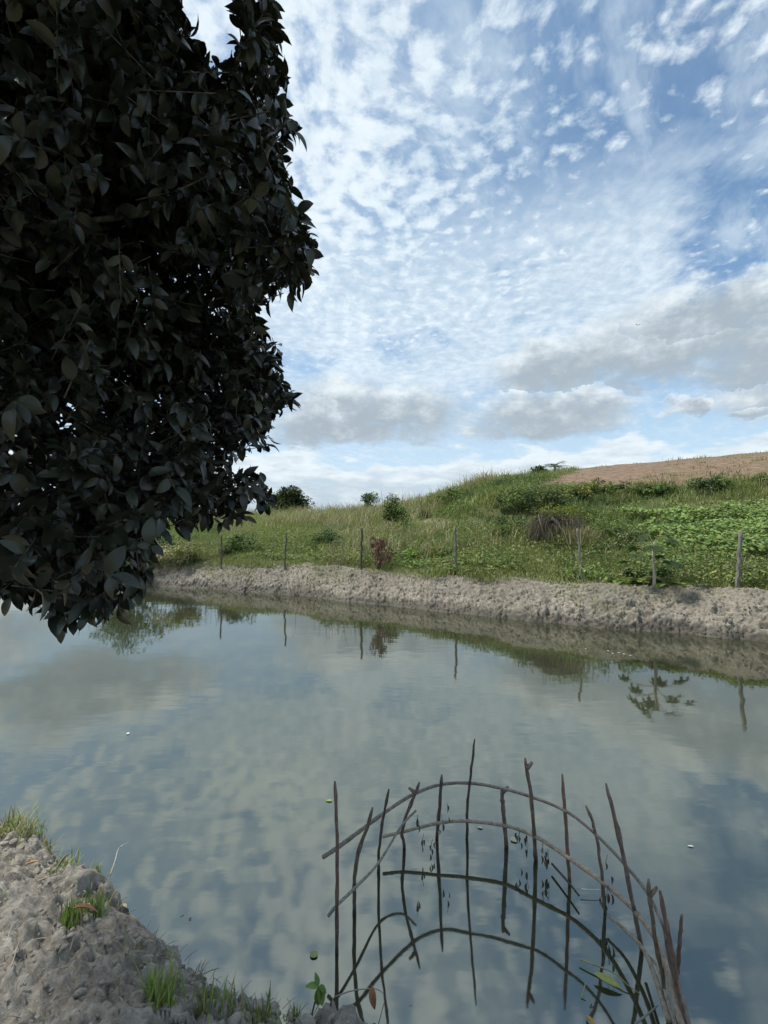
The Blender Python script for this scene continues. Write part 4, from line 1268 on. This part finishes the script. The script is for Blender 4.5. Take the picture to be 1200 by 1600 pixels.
litter('dead_leaf', 45, 1352, .32, .075, 1.9, (.2, .3), (.33, .19, .085), 'tan curled dead leaf near the left edge of the bank')
litter('dead_leaf', 134, 1432, .33, .10, -1.2, (.1, -.3), (.24, .115, .065), 'rust-brown curled dead leaf in front of the small grass tufts', droop=.5)
litter('dead_leaf', 156, 1372, .24, .045, .5, (.3, .2), (.42, .19, .08), 'small orange dead leaf at the water edge')
litter('dead_leaf', 100, 1352, .28, .085, 2.4, (-.4, .5), (.13, .13, .075), 'dull olive folded leaf between grass blades on the upper bank')
litter('dead_leaf', 195, 1378, .14, .05, .9, (.3, -.2), (.30, .28, .19), 'pale yellowish leaf at the corner of the bank')
litter('dead_leaf', 585, 1558, .10, .075, 3.0, (-.9, .2), (.36, .20, .10), 'brown hanging leaf between the leftmost sticks', floaty=True)
litter('floating_leaf', 490, 1491, .004, .048, .9, (0, 0), (.26, .30, .11), 'round yellow-green leaf floating beside the leftmost stick', width=.8, fold=.02, droop=.01, floaty=True)
litter('floating_leaf', 514, 1251, .004, .05, 1.5, (0, 0), (.20, .30, .10), 'small green leaf floating left of the leftmost stick top', width=.5, fold=.05, droop=.02, floaty=True)
litter('floating_leaf', 803, 1312, .004, .055, .3, (0, 0), (.34, .36, .26), 'pale round leaf floating inside the stick ring', width=.85, fold=.02, droop=.01, floaty=True)
litter('floating_leaf', 750, 1293, .004, .038, 1.2, (0, 0), (.34, .40, .26), 'tiny pale leaf floating behind the tallest stick', width=.6, fold=.05, droop=.02, floaty=True)
litter('floating_leaf', 1079, 1322, .004, .036, 1.4, (0, 0), (.45, .48, .44), 'tiny whitish leaf floating right of the stick ring', width=.4, fold=.05, droop=.02, floaty=True)
litter('floating_leaf', 950, 1536, .01, .12, -2.1, (0, .1), (.32, .36, .10), 'long yellow-green leaf floating by the right-hand sticks', width=.3, fold=.2, droop=.12, floaty=True)
litter('floating_leaf', 200, 1146, .004, .05, .4, (0, 0), (.6, .62, .6), 'white speck of leaf floating on open water at left', width=.5, fold=.05, droop=.02, floaty=True)
litter('floating_leaf', 922, 1596, .01, .05, .3, (0, .1), (.42, .26, .06), 'orange-yellow leaf at the bottom edge below the ring', floaty=True, droop=.1)
for k, (px, py) in enumerate([(957, 1021), (967, 1020), (975, 1022), (950, 1017), (985, 1024), (915, 1014)]):
    litter('floating_petal', px, py, .004, .04, k * 1.1, (0, 0), (.55, .54, .36), 'pale fleck floating in the dark reflection below the far bank', width=.7, fold=.03, droop=.02, floaty=True)['group'] = 'pale flecks below the far bank'


def straw(lab, pts, r, col):
    q = np.array([tuple(at(*p)) for p in pts]); b = q[0]
    g = Geo(); c = curve(q, 14); g.add(*tube(c - b, np.linspace(r, r * .5, 14), 5), tint=col)
    obj('straw', g.mesh('straw', M_LITTER), None, tuple(b), lab, 'straw')


def near_pt(px, py, z): p = on_z(px, py, z); return (px, py, p.y)


straw('pale dry stalk leaning out from the bank over the water', [near_pt(172, 1368, .16), near_pt(180, 1345, .20), near_pt(186, 1325, .22), near_pt(202, 1316, .22)], .004, (.42, .42, .36))
straw('long yellow-green stem bent across the sticks at lower right', [near_pt(905, 1499, .02), near_pt(955, 1518, .03), near_pt(980, 1538, .02), near_pt(1000, 1553, 0)], .004, (.30, .33, .14))
straw('dry straw lying on the soil at the left', [near_pt(10, 1480, .40), near_pt(14, 1460, .40), near_pt(22, 1440, .40)], .003, (.38, .33, .25))
straw('thin straw at the lower left of the soil', [near_pt(18, 1510, .42), near_pt(24, 1490, .42), near_pt(30, 1470, .41)], .003, (.36, .31, .23))
straw('pale twig lying beside the olive leaf on the bank', [near_pt(60, 1376, .31), near_pt(78, 1369, .32), near_pt(98, 1364, .31)], .004, (.36, .31, .24))
straw('bent twig arching between seedling and sticks', [near_pt(522, 1558, .08), near_pt(550, 1548, .10), near_pt(585, 1545, .09), near_pt(600, 1553, .02)], .003, (.34, .31, .26))
straw('grey twig sloping into the water at the bottom right', [near_pt(992, 1600, .03), near_pt(1010, 1586, .04), near_pt(1028, 1571, .05)], .005, (.27, .26, .23))
straw('short yellow stem poking out of the water near the bottom', [near_pt(908, 1560, 0), near_pt(912, 1548, .02), near_pt(915, 1535, .04)], .004, (.36, .38, .18))
straw('white horizontal stem between two right-hand sticks', [near_pt(907, 1389, .03), near_pt(922, 1390, .03), near_pt(938, 1390, .03)], .0035, (.55, .56, .50))


def seedling():
    rng = np.random.default_rng(77); p = on_z(497, 1572, .05); th = thing('seedling', (p.x, p.y, .03), 'green broad-leaved seedling at the water edge beside the leftmost stick', 'plant')
    g = Geo(); g.add(*tube(curve([(-.03, 0, -.03), (-.01, 0, .05), (.0, 0, .10)], 8), np.linspace(.004, .003, 8), 5), tint=(.10, .14, .04)); obj('stem', g.mesh('stem', M_LITTER), th)
    for k, (d, s) in enumerate([((-.5, -.2, .35), .055), ((.5, -.3, -.9), .075), ((.8, .2, -.5), .055), ((.1, -.5, -1.2), .07), ((-.2, .3, .7), .045)]):
        tv, tq, tt = leaf_template(7, .5, .3, .35); rot = frames(np.array([d]), np.array([[.1, -.3, 1.]]))
        g = Geo(); scatter(g, (tv, tq, tt), np.array([(0, 0, .10)]), rot, np.array([s]), np.array([(.17, .27, .08)]) * rng.uniform(.7, 1.3)); obj('leaf', g.mesh('leaf', M_LEAF), th)


seedling()


def bird():
    p = at(997, 508, 60)
    v = [(0, -.18, 0), (.05, 0, .03), (0, .2, .02), (-.05, 0, .03), (0, 0, -.05), (.42, -.08, .12), (-.42, -.08, .12), (.2, -.1, .09), (-.2, -.1, .09), (.2, .06, .09), (-.2, .06, .09), (.06, -.32, .01), (-.06, -.32, .01)]
    t = [(0, 1, 4), (1, 2, 4), (2, 3, 4), (3, 0, 4), (0, 3, 1), (1, 3, 2), (1, 7, 9), (7, 5, 9), (3, 10, 8), (8, 10, 6), (0, 11, 12)]
    me = mesh('bird', v, None, t, M_LITTER, False, np.tile((.05, .05, .05), (len(v), 1)))
    obj('bird', me, None, tuple(p), 'tiny dark bird flying against the big grey cloud', 'bird')


bird()

# ------------------------------------------------------------------ the overhanging tree
OUT = np.array([(-400, -400), (440, -400), (440, -60), (262, -60), (268, -5), (280, 40), (308, 80), (345, 88), (358, 50), (362, 2), (372, -25), (420, -20), (432, 25), (434, 50), (425, 75), (450, 100), (455, 135),
                (418, 155), (466, 180), (462, 212), (424, 232), (455, 265), (452, 300), (462, 325), (478, 350), (496, 378), (492, 405), (482, 452), (465, 470), (408, 466), (392, 490), (410, 516),
                (422, 548), (434, 580), (452, 612), (465, 630), (448, 650), (410, 668), (420, 698), (390, 714), (345, 726), (345, 744), (395, 745), (424, 754), (432, 772), (424, 796), (395, 806),
                (372, 816), (350, 828), (330, 825), (258, 836), (240, 852), (240, 890), (233, 932), (205, 950), (190, 965), (160, 970), (130, 976), (112, 996), (88, 996), (78, 965), (50, 946), (15, 950), (-10, 942), (-400, 930)], float)


def inside(px, py, poly):
    r = np.zeros(px.shape, bool); n = len(poly)
    for i in range(n):
        (x0, y0), (x1, y1) = poly[i], poly[(i + 1) % n]
        c = ((y0 > py) != (y1 > py)) & (px < (x1 - x0) * (py - y0) / (y1 - y0 + 1e-9) + x0)
        r ^= c
    return r


def big_tree():
    rng = np.random.default_rng(83)
    base = np.array((-3.05, .75, .48))
    th = thing('broadleaf_tree', tuple(base), 'dark glossy-leaved tree hanging over the pond at the left', 'tree')
    def bl(px, py, Y, r): return (np.array(at(px, py, Y)), np.array(r if isinstance(r, tuple) else (r,) * 3))
    blobs = [bl(220, 110, 2.15, (.78, .7, .75)) + (1,), bl(385, 95, 2.05, .42) + (1.2,), bl(255, 330, 2.15, (.78, .7, .65)) + (1,), bl(420, 390, 2.05, .34) + (1.2,),
             bl(270, 560, 2.9, (.80, .6, .60)) + (1,), bl(405, 610, 3.1, .42) + (1.3,), bl(250, 730, 2.7, (.75, .6, .42)) + (1.1,), bl(375, 778, 2.7, (.30, .3, .16)) + (1.5,),
             bl(130, 870, 1.9, (.42, .4, .38)) + (1.3,), bl(60, 690, 2.0, (.65, .5, .6)) + (1,), bl(10, 850, 2.1, (.5, .4, .4)) + (1.2,), bl(468, 392, 2.0, .17) + (2.2,), bl(440, 180, 2.0, .2) + (1.8,), bl(405, 25, 2.0, .2) + (2,), bl(235, 25, 1.9, .22) + (1.5,),
             bl(440, 628, 3.05, .2) + (2,), bl(405, 775, 2.65, .15) + (2.2,), bl(100, 968, 1.9, .14) + (2.2,), bl(420, 540, 3.0, .25) + (1.6,), bl(0, 400, 2.3, (.9, .8, .9)) + (.9,), bl(0, 90, 2.2, .95) + (.9,),
             (np.array((-2.9, 1.3, 3.8)), np.array((1.2, 1.4, 1.5)), .22), (np.array((-1.5, .3, 5.2)), np.array((1.7, 1.5, 1.0)), .16), (np.array((-1.4, 2.1, 5.5)), np.array((1.2, 1.1, .9)), .28)]
    def ok(Q):
        Y = np.maximum(Q[:, 1], .05); x, y = 600 + FPX * Q[:, 0] / Y, 818.6 - FPX * (Q[:, 2] - CAM_H) / Y
        front = Q[:, 1] > .35
        return (~front & (Q[:, 2] > 3.2)) | (front & (y < -60) & (Q[:, 2] > 3.2)) | (front & inside(x, y, OUT) & (Q[:, 1] > 1.25))
    LP, LD, LU, LS, TP, TD, TLn = [], [], [], [], [], [], []
    NL = 8
    for c, r, dens in blobs:
        vol = 4.19 * r.prod(); nt = int(vol * 520 * dens)
        u = norm(rng.normal(0, 1, (nt, 3))) * rng.uniform(0, 1, (nt, 1)) ** .38
        p = c + u * r
        d = norm(u * .9 + rng.normal(0, .6, (nt, 3)) + np.array([.05, -.05, .05]))
        L = rng.uniform(.10, .27, nt)
        tip = p + d * L[:, None] + np.array([0, 0, -.2]) * L[:, None]
        k = ok(p) & ok(p + d * (L * .5)[:, None]) & ok(tip) & ok(tip + np.array([0, 0, -.03])) & ok(tip + d * .02)
        k &= vnoise(p[:, 0] * 2.6, p[:, 1] * 2.6, p[:, 2] * 2.6, 87) > -.42
        p, d, L = p[k], d[k], L[k]; nt = len(p)
        TP.append(p); TD.append(d); TLn.append(L)
        side0 = norm(np.cross(d, rng.normal(0, 1, (nt, 3))))
        sag = rng.uniform(-.75, .25, (nt, 1)) * np.array([[0, 0, 1.]])
        for k in range(NL):
            f = (k // 2 + 1.2) / (NL / 2 + .4); q = p + d * (L * f)[:, None]
            s = side0 * (1 if k % 2 == 0 else -1)
            if (k // 2) % 2: s = np.cross(d, s)
            ld = norm(d * .6 + s * .85 + rng.normal(0, .35, (nt, 3)) + sag)
            keep = rng.uniform(0, 1, nt) < .92
            LP.append(q[keep]); LD.append(ld[keep]); LU.append((np.array([0, 0, .7]) + d * .5 + rng.normal(0, .6, (nt, 3)))[keep])
            LS.append((rng.uniform(.052, .106, nt) * (.75 + .25 * math.sin(f * 3.0)))[keep])
    for (x0, y0, x1, y1) in [(100, 920, 102, 975), (118, 925, 112, 968), (84, 915, 86, 962), (60, 905, 55, 930), (190, 905, 186, 948), (165, 915, 160, 955), (215, 880, 220, 922), (228, 870, 230, 900),
                             (20, 900, 18, 934), (35, 890, 40, 928), (140, 920, 138, 958), (450, 370, 484, 388), (448, 385, 480, 410), (446, 400, 470, 440), (440, 410, 458, 455), (436, 180, 458, 188),
                             (432, 190, 455, 205), (388, 60, 390, 8), (402, 62, 410, 12), (416, 72, 426, 42), (376, 55, 372, 15), (428, 250, 446, 250), (438, 318, 452, 328), (432, 615, 458, 630),
                             (430, 605, 448, 615), (398, 768, 424, 772), (396, 778, 418, 790), (214, 50, 226, 8), (252, 44, 268, 12), (286, 75, 298, 52), (325, 806, 350, 820), (428, 535, 436, 553), (398, 700, 424, 696),
                             (395, 690, 420, 680), (425, 110, 442, 118), (190, 30, 196, 2), (355, 798, 380, 808)]:
        dep = 1.95 if y0 < 480 else 3.0 if y0 < 720 else 2.6 if y0 < 840 else 1.85
        dep += rng.uniform(-.1, .1)
        a_, b_ = np.array(at(x0, y0, dep)), np.array(at(x1, y1, dep - .05)); d = norm(b_ - a_); L = np.linalg.norm(b_ - a_)
        TP.append(a_[None] - d * .05); TD.append(d[None]); TLn.append(np.array([L + .05])); s0 = norm(np.cross(d, rng.normal(0, 1, 3)))
        for k in range(7):
            s_ = s0 * (1 if k % 2 else -1)
            if (k // 2) % 2: s_ = np.cross(d, s_)
            LP.append((a_ + d * L * ((k // 2 + 1) / 4))[None]); LD.append(norm(d * .7 + s_ * .7 + rng.normal(0, .25, 3) + (0, 0, rng.uniform(-.6, .1)))[None])
            LU.append((np.array([0, 0, .8]) + rng.normal(0, .5, 3))[None]); LS.append(rng.uniform(.055, .095, 1))
    P, D, U, S = (np.concatenate(a) for a in (LP, LD, LU, LS)); TP, TD, TLn = np.concatenate(TP), np.concatenate(TD), np.concatenate(TLn)
    n = len(P)
    rot = frames(D, U)
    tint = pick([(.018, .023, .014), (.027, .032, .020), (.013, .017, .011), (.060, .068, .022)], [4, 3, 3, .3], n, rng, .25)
    # the leaves that show largest become parts of their own
    C = P + D * (S * .5)[:, None]; dist = np.linalg.norm(C - (0, 0, CAM_H), axis=1)
    Yc = np.maximum(C[:, 1], .3); x, y = 600 + FPX * C[:, 0] / Yc, 818.6 - FPX * (C[:, 2] - CAM_H) / Yc
    vis = (C[:, 1] > .8) & (x > -10) & (x < 520) & (y > -10) & (y < 1010)
    cell = (np.floor(x / 26) * 1000 + np.floor(y / 26)).astype(int); best = {}
    for i in np.nonzero(vis)[0]:
        if cell[i] not in best or dist[i] < dist[best[cell[i]]]: best[cell[i]] = i
    ids = np.array(sorted(best.values(), key=lambda i: dist[i] / S[i])[:300])
    variants = [leaf_template(8, .54, .28, .30, .12, .5, .68), leaf_template(8, .48, .5, .48, .12, .5, .68), leaf_template(8, .58, .18, .20, .12, .5, .68), leaf_template(8, .5, .4, .6, .12, .5, .68)]
    vm = []
    for j, (tv, tq, tt) in enumerate(variants):
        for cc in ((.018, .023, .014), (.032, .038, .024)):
            vm.append(mesh('leaf', tv, tq, tt, M_DARK, True, np.tile(cc, (len(tv), 1))))
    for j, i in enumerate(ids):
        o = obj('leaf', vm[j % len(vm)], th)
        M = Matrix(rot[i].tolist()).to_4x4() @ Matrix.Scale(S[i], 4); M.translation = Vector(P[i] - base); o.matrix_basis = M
    rest = np.ones(n, bool); rest[ids] = False; rest = np.nonzero(rest)[0]
    g = Geo(); tm = [leaf_template(4, .54, .28, .30, .12, .5, .68), leaf_template(4, .48, .5, .48, .12, .5, .68), leaf_template(4, .58, .18, .20, .12, .5, .68), leaf_template(4, .5, .4, .6, .12, .5, .68)]
    for j in range(4):
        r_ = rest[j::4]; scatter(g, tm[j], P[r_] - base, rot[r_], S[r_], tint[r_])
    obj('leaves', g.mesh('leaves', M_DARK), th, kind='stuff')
    g = Geo(); scatter(g, PRISM, TP - base, frames(TD, np.tile((.1, .2, 1.), (len(TP), 1))), np.stack([np.full(len(TP), .0028), TLn, np.full(len(TP), .0028)], 1), np.tile((.06, .07, .04), (len(TP), 1)))
    obj('twigs', g.mesh('twigs', M_BARK), th, kind='stuff')
    crown = np.array((-2.5, 1.1, 3.4)) - base
    g = Geo(); g.add(*tube(curve([(0, 0, -.1), (.08, .05, 1.2), crown, crown + (.2, .2, 1.3)], 20), np.linspace(.15, .07, 20), 12, .06), tint=(.1, .09, .07)); obj('trunk', g.mesh('trunk', M_BARK), th)
    for j, (c, r, dn) in enumerate(blobs):
        if r.max() < .45: continue
        st = np.array((.08, .05, 1.0)) + (crown - (.08, .05, 1.0)) * rng.uniform(.2, 1.0); e = c - base
        g = Geo(); g.add(*tube(curve([st, st + (e - st) * .5 + (0, 0, .12), e], 10), np.linspace(.045, .010, 10), 7, .08), tint=(.1, .09, .07)); obj('limb', g.mesh('limb', M_BARK), th)
    print('leaves', n, 'twigs', len(TP))


big_tree()
